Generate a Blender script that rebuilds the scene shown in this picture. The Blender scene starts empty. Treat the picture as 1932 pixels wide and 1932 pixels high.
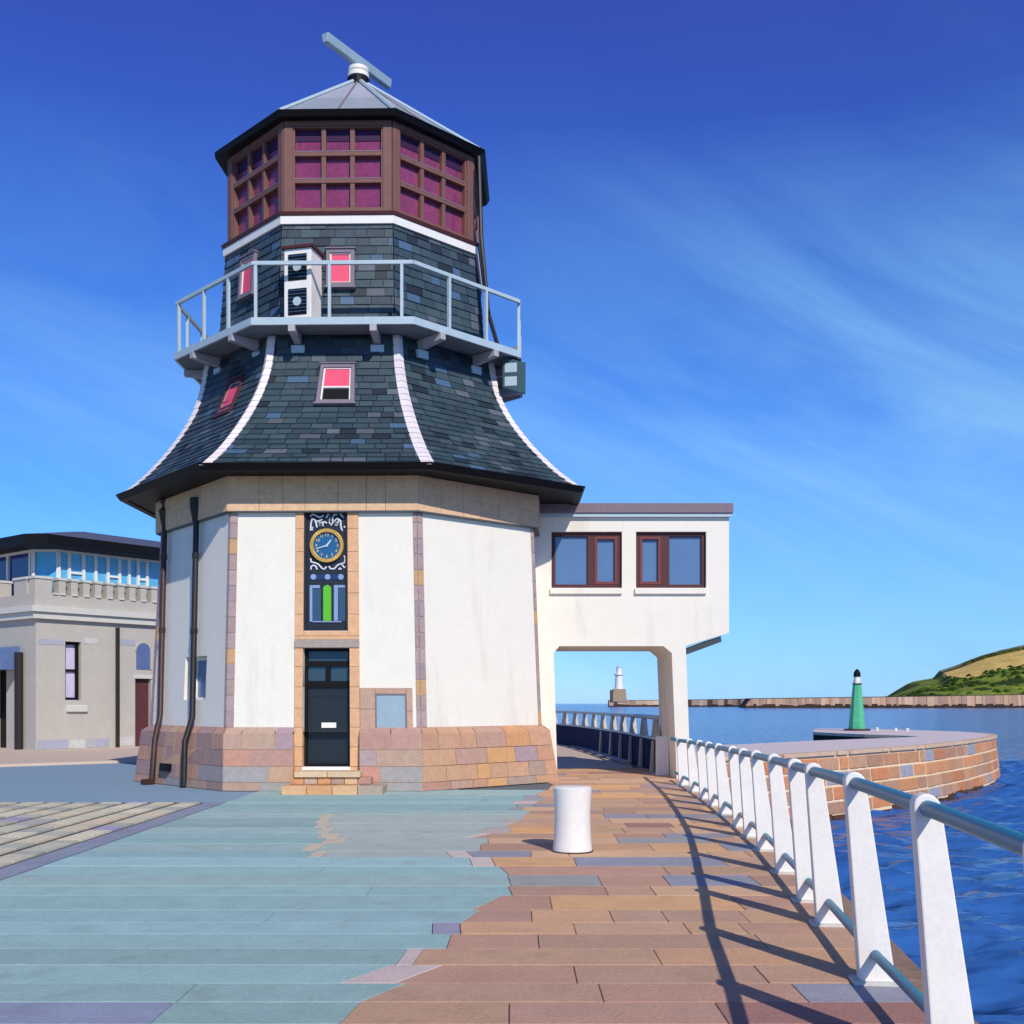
import bpy, bmesh, math, random
from mathutils import Vector as V, noise
random.seed(7)
R = math.radians
sc = bpy.context.scene
col = sc.collection
# ------------------------------------------------------------------ view constants (photo measured on a 1932 px grid)
F, PX, HZ, EYE = 2100.0, 966.0, 1327.0, 1.6
def at(u, v, y):                       # photo point at a known distance y -> world
    return V(((u-PX)*y/F, y, EYE+(HZ-v)*y/F))
def gnd(u, v, z=0.0):                  # photo point on a horizontal level
    y = F*(EYE-z)/(v-HZ)
    return V(((u-PX)*y/F, y, z))
def proj(p): return (PX+F*p.x/p.y, HZ-F*(p.z-EYE)/p.y)
# ------------------------------------------------------------------ colour + materials
def s2l(c): return c/12.92 if c <= .04045 else ((c+.055)/1.055)**2.4
def C(r, g, b, k=1.0): return (s2l(r/255)*k, s2l(g/255)*k, s2l(b/255)*k)
def mat(name, rgb=None, rough=.7, spec=.3, metal=0, var=.12, nscale=6.0, bump=0.0, bscale=40.0, stain=None, stain_scale=1.2, coat=0, zst=.35):
    m = bpy.data.materials.new(name); m.use_nodes = True
    nt = m.node_tree; N = nt.nodes; L = nt.links
    b = N['Principled BSDF']
    b.inputs['Roughness'].default_value = rough
    b.inputs['Specular IOR Level'].default_value = spec
    b.inputs['Metallic'].default_value = metal
    b.inputs['Coat Weight'].default_value = coat
    tc = N.new('ShaderNodeTexCoord')
    if rgb is None:
        src = N.new('ShaderNodeVertexColor'); src.layer_name = 'Col'; out = src.outputs['Color']
    else:
        src = N.new('ShaderNodeRGB'); src.outputs[0].default_value = (*rgb, 1); out = src.outputs[0]
    if var:
        n = N.new('ShaderNodeTexNoise'); n.inputs['Scale'].default_value = nscale; n.inputs['Detail'].default_value = 6
        n.inputs['Roughness'].default_value = .65
        L.new(tc.outputs['Object'], n.inputs['Vector'])
        mr = N.new('ShaderNodeMapRange'); mr.inputs['From Min'].default_value = .25; mr.inputs['From Max'].default_value = .75
        mr.inputs['To Min'].default_value = 1-var; mr.inputs['To Max'].default_value = 1+var
        L.new(n.outputs['Fac'], mr.inputs['Value'])
        mx = N.new('ShaderNodeVectorMath'); mx.operation = 'SCALE'
        L.new(out, mx.inputs[0]); L.new(mr.outputs[0], mx.inputs['Scale']); out = mx.outputs[0]
        nf = N.new('ShaderNodeTexNoise'); nf.inputs['Scale'].default_value = nscale*9; nf.inputs['Detail'].default_value = 4
        L.new(tc.outputs['Object'], nf.inputs['Vector'])
        mf = N.new('ShaderNodeMapRange'); mf.inputs['From Min'].default_value = .3; mf.inputs['From Max'].default_value = .7
        mf.inputs['To Min'].default_value = 1-var*.7; mf.inputs['To Max'].default_value = 1+var*.7
        L.new(nf.outputs['Fac'], mf.inputs['Value'])
        mx2 = N.new('ShaderNodeVectorMath'); mx2.operation = 'SCALE'; L.new(out, mx2.inputs[0]); L.new(mf.outputs[0], mx2.inputs['Scale']); out = mx2.outputs[0]
    if stain:
        n2 = N.new('ShaderNodeTexNoise'); n2.inputs['Scale'].default_value = stain_scale; n2.inputs['Detail'].default_value = 8
        n2.inputs['Roughness'].default_value = .7
        mp = N.new('ShaderNodeMapping'); mp.inputs['Scale'].default_value = (1, 1, zst)
        L.new(tc.outputs['Object'], mp.inputs[0]); L.new(mp.outputs[0], n2.inputs['Vector'])
        r2 = N.new('ShaderNodeMapRange'); r2.inputs['From Min'].default_value = .55; r2.inputs['From Max'].default_value = .8
        r2.inputs['To Max'].default_value = stain[1]
        L.new(n2.outputs['Fac'], r2.inputs['Value'])
        mm = N.new('ShaderNodeMix'); mm.data_type = 'RGBA'
        L.new(r2.outputs[0], mm.inputs['Factor']); L.new(out, mm.inputs[6]); mm.inputs[7].default_value = (*stain[0], 1)
        out = mm.outputs[2]
    L.new(out, b.inputs['Base Color'])
    if bump:
        n3 = N.new('ShaderNodeTexNoise'); n3.inputs['Scale'].default_value = bscale; n3.inputs['Detail'].default_value = 5
        L.new(tc.outputs['Object'], n3.inputs['Vector'])
        bp = N.new('ShaderNodeBump'); bp.inputs['Strength'].default_value = bump; bp.inputs['Distance'].default_value = .02
        L.new(n3.outputs['Fac'], bp.inputs['Height']); L.new(bp.outputs[0], b.inputs['Normal'])
    return m
M = dict(
 render_white=mat('white_render', C(236,230,214), .85, .2, var=.03, nscale=2.5, bump=.35, bscale=55, stain=(C(186,176,160), .5), stain_scale=1.6, zst=.16),
 stone=mat('dressed_stone', None, .85, .2, var=.14, nscale=9, bump=.5, bscale=30),
 slate=mat('slate', None, .5, .4, var=.16, nscale=14, bump=.25, bscale=50),
 lead=mat('lead_flashing', None, .55, .35, var=.07, nscale=8),
 black=mat('black_paint', C(13,13,16), .55, .2, var=.2),
 dark_iron=mat('cast_iron_paint', C(66,44,36), .5, .4, var=.2, nscale=9, bump=.2),
 dark_iron2=mat('black_iron_paint', C(36,32,32), .5, .4, var=.2, nscale=9, bump=.2),
 brown=mat('brown_frame', C(122,84,74), .5, .35, var=.12, nscale=5),
 brown_dark=mat('dark_brown_frame', C(80,38,36), .5, .35, var=.12, nscale=5),
 magenta=mat('tinted_glass', C(134,60,92), .14, .55, var=.22, nscale=1.6),
 blind=mat('pink_blind', C(232,84,114), .5, .35, var=.05),
 grey_frame=mat('mauve_grey_frame', C(128,118,128), .6, .3, var=.1),
 white_metal=mat('white_painted_steel', C(236,232,222), .45, .4, var=.05, nscale=4, bump=.06, bscale=60, stain=(C(180,160,140), .3), stain_scale=4.0, zst=.22),
 pale_metal=mat('pale_blue_grey_steel', C(176,194,200), .45, .4, var=.07, nscale=5),
 bracket=mat('pale_grey_bracket', C(176,170,172), .55, .35, var=.1),
 soffit=mat('grey_soffit', C(120,128,134), .7, .3, var=.08),
 rail=mat('teal_painted_rail', C(22,122,148), .40, .5, var=.12, nscale=7),
 glass=mat('window_glass', C(92,122,160), .08, .55, var=.05, nscale=.8),
 glass_dark=mat('dark_glass', C(52,72,84), .1, .5, var=.1, nscale=2),
 glass_blue=mat('blue_glass', C(96,178,220), .1, .5, var=.12, nscale=.7),
 glass_navy=mat('navy_glass', C(30,48,110), .1, .5, var=.12, nscale=.7),
 door=mat('black_door_paint', C(26,34,37), .35, .5, var=.12, nscale=6),
 metal=mat('grey_blue_panel', C(150,172,182), .5, .4, var=.08, nscale=5),
 roof_grey=mat('grey_roof_sheet', C(128,112,120), .7, .3, var=.1),
 cap=mat('cap_sheet', None, .4, .4, var=.06, nscale=3),
 navy=mat('navy_panel', C(24,32,44), .5, .4, var=.15, nscale=6),
 gold=mat('gilt', C(205,165,80), .4, .5, metal=.4, var=.12, nscale=12),
 clock_blue=mat('clock_blue', C(22,92,140), .45, .4, var=.08),
 ornament=mat('white_ornament', C(216,222,228), .5, .3, var=.08, nscale=20),
 green=mat('lime_green', C(92,186,40), .45, .4, var=.06),
 sky_blue=mat('dusty_blue', C(132,156,196), .5, .3, var=.1),
 steel_blue=mat('steel_blue', C(48,80,108), .45, .4, var=.1),
 beacon=mat('green_beacon_paint', C(84,178,128), .4, .45, var=.12, nscale=3),
 tan=mat('tan_wall', C(188,182,170), .85, .2, var=.06, nscale=1.5, bump=.3, bscale=30),
 tan_light=mat('pale_coping', C(206,204,194), .85, .2, var=.06, nscale=3, bump=.2),
 rock=mat('harbour_stone', None, .9, .15, var=.18, nscale=5, bump=.6, bscale=12),
 ground=mat('paving', None, .8, .22, var=.10, nscale=3.0, bump=.4, bscale=45, stain=(C(122,112,104), .4), stain_scale=2.2, zst=1),
 asphalt=mat('blue_asphalt', C(134,158,176), .85, .2, var=.08, nscale=5, bump=.3, bscale=70),
 mortar=mat('mortar', C(104,112,116), .9, .1, var=.1, nscale=7),
 stone_mortar=mat('stone_mortar', C(196,160,130), .9, .1, var=.1, nscale=7),
 pink_pave=mat('pink_pavement', C(206,186,168), .85, .2, var=.06, nscale=2),
 hill=mat('hill', None, .95, .05, var=.25, nscale=.05),
 scrub=mat('scrub', None, .95, .05, var=.35, nscale=.15),
)
# ------------------------------------------------------------------ objects
def tag(o, label=None, cat=None, group=None, kind=None):
    if label: o['label'] = label
    if cat: o['category'] = cat
    if group: o['group'] = group
    if kind: o['kind'] = kind
    return o
def empty(name, loc, label, cat, group=None):
    o = bpy.data.objects.new(name, None); col.objects.link(o); o.location = loc; o.empty_display_size = .3
    return tag(o, label, cat, group)
def rootloc(o):
    while o.parent: o = o.parent
    return V(o.location)
class MB:
    def __init__(s): s.v = []; s.f = []; s.c = []; s.k = (1, 1, 1)
    def face(s, pts, c=None):
        i = len(s.v); s.v += [V(p) for p in pts]; s.f.append(tuple(range(i, i+len(pts)))); s.c.append(c or s.k)
    def mesh(s, vs, fs, c=None):
        i = len(s.v); s.v += [V(p) for p in vs]
        for f in fs: s.f.append(tuple(i+j for j in f)); s.c.append(c or s.k)
    def hexa(s, b, t, c=None):         # 4 bottom + 4 top points, counter-clockwise from above
        s.mesh(list(b)+list(t), [(3,2,1,0),(4,5,6,7),(0,1,5,4),(1,2,6,5),(2,3,7,6),(3,0,4,7)], c)
    def box(s, x0, x1, y0, y1, z0, z1, c=None):
        s.hexa([(x0,y0,z0),(x1,y0,z0),(x1,y1,z0),(x0,y1,z0)], [(x0,y0,z1),(x1,y0,z1),(x1,y1,z1),(x0,y1,z1)], c)
    def prism(s, poly, d, c=None):     # polygon (list of points) extruded by vector d
        n = len(poly); p = [V(q) for q in poly]; d = V(d)
        s.mesh(p+[q+d for q in p], [tuple(range(n))[::-1], tuple(range(n, 2*n))]+[(i, (i+1) % n, n+(i+1) % n, n+i) for i in range(n)], c)
    def tube(s, pts, r, n=10, c=None, cap=True):
        P = [V(p) for p in pts]; rs = r if isinstance(r, (list, tuple)) else [r]*len(P)
        ref = V((0, 0, 1)); vs = []; fs = []
        for i, p in enumerate(P):
            t = (P[min(i+1, len(P)-1)]-P[max(i-1, 0)]).normalized()
            a = t.cross(ref)
            if a.length < .05: a = t.cross(V((0, 1, 0)))
            a.normalize(); b = a.cross(t)
            for k in range(n):
                w = 2*math.pi*k/n; vs.append(p+(a*math.cos(w)+b*math.sin(w))*rs[i])
        for i in range(len(P)-1):
            for k in range(n): fs.append((i*n+k, i*n+(k+1) % n, (i+1)*n+(k+1) % n, (i+1)*n+k))
        if cap: fs += [tuple(range(n))[::-1], tuple(range((len(P)-1)*n, len(P)*n))]
        s.mesh(vs, fs, c)
    def lathe(s, cx, cy, prof, n=24, c=None):
        vs = []; fs = []
        for r, z in prof:
            for k in range(n):
                w = 2*math.pi*k/n; vs.append((cx+r*math.cos(w), cy+r*math.sin(w), z))
        m = len(prof)
        for i in range(m-1):
            for k in range(n): fs.append((i*n+k, i*n+(k+1) % n, (i+1)*n+(k+1) % n, (i+1)*n+k))
        fs += [tuple(range(n))[::-1], tuple(range((m-1)*n, m*n))]
        s.mesh(vs, fs, c)
    def build(s, name, m, parent=None, smooth=False, bevel=0, fixn=True):
        me = bpy.data.meshes.new(name)
        off = rootloc(parent) if parent else V((0, 0, 0))
        me.from_pydata([tuple(p-off) for p in s.v], [], s.f)
        a = me.color_attributes.new('Col', 'FLOAT_COLOR', 'CORNER')
        for poly, c in zip(me.polygons, s.c):
            for li in poly.loop_indices: a.data[li].color = (*c, 1)
        if fixn:
            bm = bmesh.new(); bm.from_mesh(me)
            bmesh.ops.recalc_face_normals(bm, faces=bm.faces)
            bm.to_mesh(me); bm.free()
        me.materials.append(m)
        o = bpy.data.objects.new(name, me); col.objects.link(o)
        if parent: o.parent = parent
        if smooth:
            for p in me.polygons: p.use_smooth = True
            me.set_sharp_from_angle(angle=R(40))
        if bevel:
            bv = o.modifiers.new('bevel', 'BEVEL'); bv.width = bevel; bv.segments = 2; bv.limit_method = 'ANGLE'; bv.angle_limit = R(50)
        return o
class Patch:                            # bilinear wall face: (s,t) in 0..1, n = metres outwards
    def __init__(s, bl, br, tl, tr):
        s.bl, s.br, s.tl, s.tr = map(V, (bl, br, tl, tr))
        s.W = ((s.br-s.bl).length+(s.tr-s.tl).length)/2; s.H = ((s.tl-s.bl).length+(s.tr-s.br).length)/2
        s.n = ((s.br-s.bl)+(s.tr-s.tl)).cross((s.tl-s.bl)+(s.tr-s.br)).normalized()
    def p(s, a, b, n=0): return s.bl*(1-a)*(1-b)+s.br*a*(1-b)+s.tl*(1-a)*b+s.tr*a*b+s.n*n
    def inv(s, u, v, n=0):              # where the photo point lies on this face
        a = b = .5
        for _ in range(25):
            u0, v0 = proj(s.p(a, b, n)); h = 1e-4
            ua, va = proj(s.p(a+h, b, n)); ub, vb = proj(s.p(a, b+h, n))
            A, B, D, E = (ua-u0)/h, (ub-u0)/h, (va-v0)/h, (vb-v0)/h
            det = A*E-B*D
            a += ((u-u0)*E-B*(v-v0))/det; b += (A*(v-v0)-D*(u-u0))/det
        return a, b
    def box(s, mb, a0, a1, b0, b1, n0, n1, c=None):
        q = [(a0,b0),(a1,b0),(a1,b1),(a0,b1)]
        mb.hexa([s.p(x,y,n0) for x,y in q], [s.p(x,y,n1) for x,y in q], c)
    def ubox(s, mb, u0, u1, v0, v1, n0, n1, c=None):   # v0 = top row, v1 = bottom row in the photo
        a0, b1 = s.inv(u0, v0); a1, b0 = s.inv(u1, v1)
        s.box(mb, a0, a1, b0, b1, n0, n1, c)
    def ring(s, mb, a0, a1, b0, b1, wa, wb, n0, n1, c=None):  # four bars round an opening
        s.box(mb, a0, a0+wa, b0, b1, n0, n1, c); s.box(mb, a1-wa, a1, b0, b1, n0, n1, c)
        s.box(mb, a0+wa, a1-wa, b0, b0+wb, n0, n1, c); s.box(mb, a0+wa, a1-wa, b1-wb, b1, n0, n1, c)
def wall_holes(patch, mb, holes, sub=1, n=0.0, depth=.25, a0=0, a1=1, b0=0, b1=1):
    """one wall face with rectangular openings and their reveals"""
    As = sorted({*[a0+(a1-a0)*i/sub for i in range(sub+1)], *[h[0] for h in holes], *[h[1] for h in holes]}); Bs = sorted({*[b0+(b1-b0)*i/sub for i in range(sub+1)], *[h[2] for h in holes], *[h[3] for h in holes]})
    for i in range(len(As)-1):
        for j in range(len(Bs)-1):
            ca, cb = (As[i]+As[i+1])/2, (Bs[j]+Bs[j+1])/2
            if any(h[0] < ca < h[1] and h[2] < cb < h[3] for h in holes): continue
            mb.face([patch.p(As[i],Bs[j],n), patch.p(As[i+1],Bs[j],n), patch.p(As[i+1],Bs[j+1],n), patch.p(As[i],Bs[j+1],n)])
    for h in holes:
        q = [(h[0],h[2]),(h[1],h[2]),(h[1],h[3]),(h[0],h[3])]
        for k in range(4):
            x, y = q[k], q[(k+1) % 4]
            mb.face([patch.p(*x,n), patch.p(*x,n-depth), patch.p(*y,n-depth), patch.p(*y,n)])
def jit(c, k=.08):
    f = 1+random.uniform(-k, k); return tuple(max(0, x*f) for x in c)
def lerp(a, b, t): return a+(b-a)*t
def interp(tab, x):
    if x <= tab[0][0]: return tab[0][1]
    for (x0, y0), (x1, y1) in zip(tab, tab[1:]):
        if x <= x1: return y0+(y1-y0)*(x-x0)/(x1-x0)
    return tab[-1][1]
# ================================================================== GROUND
EDGE = [(-12,1.0),(2,1.92),(3.4,2.06),(4.85,2.22),(6.38,2.38),(8,2.59),(9,2.70),(10.5,2.88),(12.1,3.07),(14.4,3.29),(16,3.41),(18.6,3.56),(20.1,3.63),(21.7,3.70),(23,4.15),(26.4,4.15),(26.8,3.62),(30.5,3.52),(35,3.3),(40.5,2.8),(45,2.05),(49,.9),(52,-.7),(54,-3),(56,-9),(58,-30)]
def edgeX(y): return interp(EDGE, y)
outline = [V((x, y, 0)) for y, x in EDGE]+[V((-90, 60, 0)), V((-90, -12, 0))]
q = MB()
q.face([p+V((0,0,-.016)) for p in outline])
for a, b in zip(outline, outline[1:]+outline[:1]): q.face([a+V((0,0,-.016)), a+V((0,0,-6)), b+V((0,0,-6)), b+V((0,0,-.016))])
tag(q.build('quay', M['mortar'], fixn=False), kind='structure')
# paving slabs: grey-blue ones on the left, sandstone setts along the quay
BND = [(2,-1.4),(4.5,-1.1),(5.59,-.885),(5.98,-.826),(6.39,-.66),(6.65,-.275),(7.09,-.42),(8.06,-.315),(9.08,-.13),(9.5,-.03),(10.7,-.046),(11.1,-.21),(12.63,-.367),(14,-.1),(16.55,.3),(22,.75),(30,.9)]
TEAL = [C(154,188,186),C(158,191,187),C(148,181,178),C(160,193,192),C(162,188,182),C(150,179,174)]
SAND = [C(196,154,120),C(184,148,120),C(190,154,120),C(178,144,120),C(204,160,116),C(182,142,120),C(188,152,126),C(174,138,118),C(200,162,128)]
ODD = [C(146,142,146),C(150,150,146),C(142,142,152),C(158,116,106),C(216,162,108),C(156,138,144)]
teal = MB(); sand = MB()
y = -6.0
g = .003
def slab4(mb, xa0, xa1, xb0, xb1, y0, y1, c):      # x range at the near edge (a) and at the far edge (b), with worn arrises
    e = .004
    b = [(xa0+g,y0+g),(xa1-g,y0+g),(xb1-g,y1-g),(xb0+g,y1-g)]; t = [(xa0+g+e,y0+g+e),(xa1-g-e,y0+g+e),(xb1-g-e,y1-g-e),(xb0+g+e,y1-g-e)]
    z = random.uniform(-.0018, .0018)
    mb.mesh([(x,y_,-.05) for x,y_ in b]+[(x,y_,-.003+z) for x,y_ in b]+[(x,y_,z) for x,y_ in t],
            [(0,1,5,4),(1,2,6,5),(2,3,7,6),(3,0,4,7),(4,5,9,8),(5,6,10,9),(6,7,11,10),(7,4,8,11),(8,9,10,11)], c)
def slab(mb, x0, x1, y0, y1, c): slab4(mb, x0, x1, x0, x1, y0, y1, c)
def xbn(y_): return interp(BND, y_)+noise.noise(V((y_*2.3, 0, 0)))*.16
while y < 27.5:
    h = random.uniform(.40, .50) if y < 8 else random.uniform(.48, .66)
    ym = y+h/2; xe = edgeX(ym)-.16; y1 = y+h
    xa, xb = xbn(y+.01), xbn(y1-.01)
    sh = random.uniform(-.05, .3) if random.random() < .5 else random.uniform(-.05, .05)   # some courses reach further in
    xa -= sh; xb -= sh
    rowc = jit(random.choice(TEAL), .05)
    if y < 20.3:
        x = -4.62
        ea, eb = xa, xb
        if random.random() < .6:
            w = random.uniform(.1, .45); c = random.choice([C(214,196,188),C(208,188,180),C(160,156,174),C(158,162,158),C(190,176,166)])
            slab4(teal, xa-w, xa, xb-w, xb, y, y1, c); ea, eb = xa-w, xb-w
        n_ = random.choice([1, 1, 2, 2, 3]); cuts = sorted(random.uniform(-4.2, min(ea, eb)-.6) for _ in range(n_-1))
        if 5.1 < y < 5.7: cuts = [random.uniform(-2.1, -1.8)]
        if 11.2 < y < 15.5:                                # a lighter sandy patch in the middle of the yard
            px_ = lerp(-2.1, -2.7, (y-11.2)/4.3)+random.uniform(-.12, .12); cuts = [px_, px_+random.uniform(.1, .3)]
        xs = [x]+cuts
        for k_, x0 in enumerate(xs):
            c = jit(rowc, .025)
            if 11.2 < y < 15.5 and k_ == 1: c = C(206,192,170)
            if 11.2 < y < 15.5 and k_ == 2: c = jit(C(176,188,180), .03)
            if 5.1 < y < 5.7 and k_ == 0: c = C(148,156,176)
            if k_ < len(xs)-1: slab(teal, x0, xs[k_+1], y, y1, c)
            else: slab4(teal, x0, ea, x0, eb, y, y1, c)
    x = max(xa, xb); first = True
    while x < xe:
        w = random.choice([.4, .6, .8, 1.1, 1.5]); x1 = min(x+w, xe)
        if xe-x1 < .35: x1 = xe
        c = random.choice(SAND) if random.random() < .85 else random.choice(ODD)
        c = jit(tuple(v*1.18 for v in c), .05)
        if first: slab4(sand, xa, x1, xb, x1, y, y1, c); first = False
        else: slab(sand, x, x1, y, y1, c)
        x = x1
    y += h
tag(teal.build('paving', M['ground']), kind='structure')
tag(sand.build('sandstone_paving', M['ground']), kind='structure')
cp = MB()                                  # coping stones along the quay edge
for i in range(len(EDGE)-1):
    (y0, x0), (y1, x1) = EDGE[i], EDGE[i+1]
    if y0 < 0 or y1 > 22: continue
    cp.hexa([(x0-.15,y0+.004,-.4),(x0+.03,y0+.004,-.4),(x1+.03,y1-.004,-.4),(x1-.15,y1-.004,-.4)],
            [(x0-.15,y0+.004,.012),(x0+.03,y0+.004,.012),(x1+.03,y1-.004,.012),(x1-.15,y1-.004,.012)], jit(C(150,124,106), .08))
tag(cp.build('quay_coping', M['rock'], bevel=.01), kind='structure')
# setts
se = MB(); SET = [C(212,204,176),C(204,198,174),C(212,200,170),C(190,188,168),C(222,212,184),C(178,178,164)]
se.face([(-14,2.5,-.010),(-4.93,2.5,-.010),(-4.93,17.9,-.010),(-14,17.9,-.010)], C(84,80,78))
x = -4.95
while x > -14:
    w = .42; y = 3+random.uniform(0, .4)
    while y < 17.9:
        l = random.uniform(.32, .62); y1 = min(y+l, 17.9)
        c = jit(random.choice(SET), .045) if random.random() < .92 else random.choice([C(206,194,200),C(156,170,186),C(170,162,184),C(222,200,170)])
        a = .055
        se.hexa([(x-w+a,y+.008,-.05),(x-a,y+.008,-.05),(x-a,y1-.008,-.05),(x-w+a,y1-.008,-.05)],
                [(x-w+a+.015,y+.012,.012),(x-a-.015,y+.012,.012),(x-a-.015,y1-.012,.012),(x-w+a+.015,y1-.012,.012)], c)
        y = y1
    x -= w
tag(se.build('setts', M['ground']), kind='structure')
kb = MB(); y = 1.0
while y < 17.9:
    kb.box(-4.93, -4.63, y+.004, min(y+.9, 17.9)-.004, -.05, .006, jit(C(142,148,164), .06)); y += .9
tag(kb.build('kerb_strip', M['ground']), kind='structure')
rd = MB()
rd.face([(-60,18.0,-.008),(-4.64,18.0,-.008),(-4.6,20.3,-.008),(-1.0,20.3,-.008),(-1.0,34,-.008),(-60,24,-.008)])
tag(rd.build('road', M['asphalt']), kind='structure')
pv = MB()
pv.prism([(-60,24.4,-.3),(-13,28.0,-.3),(-9.2,31.0,-.3),(-6,50,-.3),(-60,50,-.3)], (0,0,.36))
tag(pv.build('pavement', M['pink_pave'], bevel=.02), kind='structure')
pt = MB()
pt.face([(-1,27.6,-.006),(3.0,27.6,-.006),(3.2,30.5,-.006),(2.95,35,-.006),(2.4,40.5,-.006),(1.7,45,-.006),(.6,49,-.006),(-1,50.5,-.006)])
tag(pt.build('path', M['pink_pave']), kind='structure')
# ================================================================== TOWER
CX, CY, TH = -3.40, 24.64, -.019
# corner order: 0 left-back .. L=k2? corners k=0..7 start at left (L, FL, FR, R, then round the back)
def corners(a, z, dx=None, dy=None):
    r = a/math.cos(math.pi/8); out = []
    for i in range(8):
        w = -math.pi/2+TH+math.pi/8*(-3+2*i)
        out.append(V((CX+r*math.cos(w)+(dx[i] if dx else 0), CY+r*math.sin(w)+(dy[i] if dy else 0), z)))
    return out
Z8 = [0]*4
wallbot = corners(4.10, 1.16, [.03,-.10,.10,-.08]+Z8, [.1,0,0,-.15]+Z8)
walltop = corners(3.97, 5.24, [.05,-.10,.06,-.12]+Z8, [.3,0,0,-.35]+Z8)
walleave = corners(3.96, 5.80, [.05,-.10,.06,-.12]+Z8, [.3,0,0,-.35]+Z8)
plbot = corners(4.38, 0.0, [.03,.02,.05,.02]+Z8)
pltop = corners(4.25, 1.04, [.03,-.06,.08,-.04]+Z8)
tower = empty('harbour_tower', (CX, CY, 0), 'white octagonal harbour control tower with flared slate roof and red glazed lantern', 'tower')
faces = lambda lo, hi, k: Patch(lo[k], lo[(k+1) % 8], hi[k], hi[(k+1) % 8])
WF = [faces(wallbot, walltop, k) for k in range(8)]
FRONT, RIGHT, LEFT = WF[1], WF[2], WF[0]
# --- walls
wl = MB()
def uvrect(P, u0, u1, v0, v1):
    a0, b1 = P.inv(u0, v0); a1, b0 = P.inv(u1, v1); return (a0, a1, b0, b1)
door_h = uvrect(FRONT, 572, 661, 1222, 1446)
clock_h = uvrect(FRONT, 574, 657, 953, 1190)
lw = uvrect(LEFT, 350, 388, 1240, 1320)
for k in range(8):
    if k == 1: wall_holes(WF[1], wl, [(door_h[0], door_h[1], -.02, door_h[3]), (clock_h[0], clock_h[1], clock_h[2], 1.0)], b0=-.02)
    elif k == 0: wall_holes(WF[0], wl, [lw], sub=16, depth=.3, b0=-.02)
    else: wall_holes(WF[k], wl, [], sub=16, b0=-.02)
wl.build('wall', M['render_white'], tower)
# --- quoins
QC = [C(170,148,146),C(166,146,146),C(176,154,150),C(168,146,140)]
for k in range(8):
    nb = 14; qn = MB()
    for P, a0, a1 in ((WF[k], 0, .13/WF[k].W), (WF[k-1], 1-.07/WF[k-1].W, 1)):
        for j in range(nb):
            c = C(196,158,118) if (j*5+k*3) % 7 == 2 else QC[(j+k) % 4]
            P.box(qn, a0, a1, j/nb+.002, (j+1)/nb-.002, -.05, .018, jit(c, .04))
    qn.build('quoin', M['stone'], tower)
# --- frieze under the eaves
fz = MB(); fz2 = MB()
fzlo, fzhi = corners(4.09, 5.16, [.05,-.10,.06,-.12]+Z8, [.3,0,0,-.35]+Z8), corners(4.09, 5.80, [.05,-.10,.06,-.12]+Z8, [.3,0,0,-.35]+Z8)
for k in range(8):
    P = faces(fzlo, fzhi, k); nb = random.choice([6, 7]); xs = [0]+sorted((i+random.uniform(-.2, .2))/nb for i in range(1, nb))+[1]
    for b0, b1 in ((0, .5), (.505, 1)):
        for a0, a1 in zip(xs, xs[1:]): P.box(fz, a0+.001, a1-.0015, b0, b1, -.15, 0, jit(C(222,184,146), .04))
    P.box(fz2, 0, 1, -.03, 1, -.16, -.012)
fz.build('frieze', M['stone'], tower)
fz2.build('frieze_backing', M['mortar'], tower)
# --- plinth of coursed sandstone
pl = MB(); pm = MB()
PAL = {0: [C(170,146,142),C(156,148,146),C(164,136,128),C(184,142,122),C(174,146,126)],  # left face: its shade is put into the mauve-grey stone colours
       1: [C(188,156,138),C(180,152,132),C(168,148,146),C(194,146,126),C(164,158,152),C(190,156,128),C(202,160,112),C(182,144,130),C(160,156,152),C(172,146,150)],
       2: [C(202,152,108),C(190,148,120),C(206,158,110),C(182,146,128),C(168,146,148),C(196,154,122),C(182,138,118),C(172,150,132)]}
dl, dr = FRONT.inv(556, 1380)[0], FRONT.inv(678, 1380)[0]
for k in range(8):
    P = faces(plbot, pltop, k); Q = faces(pltop, wallbot, k)
    spans = [(0, 1)] if k != 1 else [(0, dl), (dr, 1)]
    bs = [0, .15, .43, .72, 1.0]
    for s0, s1 in spans:
        for j in range(4):
            x = s0
            while x < s1-1e-6:
                x1 = min(s1, x+random.uniform(.28, .85)/P.W)
                if s1-x1 < .25/P.W: x1 = s1
                c = jit(random.choice(PAL.get(k, PAL[1])), .06)
                P.box(pl, x+.0018, x1-.0018, bs[j]+.006, bs[j+1]-(.006 if j < 3 else 0), -.2, 0, c)
                if j == 3: pl.face([Q.p(x+.0018,0), Q.p(x1-.0018,0), Q.p(x1-.0018,1.02), Q.p(x+.0018,1.02)], c)
                x = x1
        P.box(pm, s0, s1, 0, 1, -.3, -.012); 
pl.build('plinth', M['stone'], tower)
pm.build('plinth_mortar', M['stone_mortar'], tower)
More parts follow.
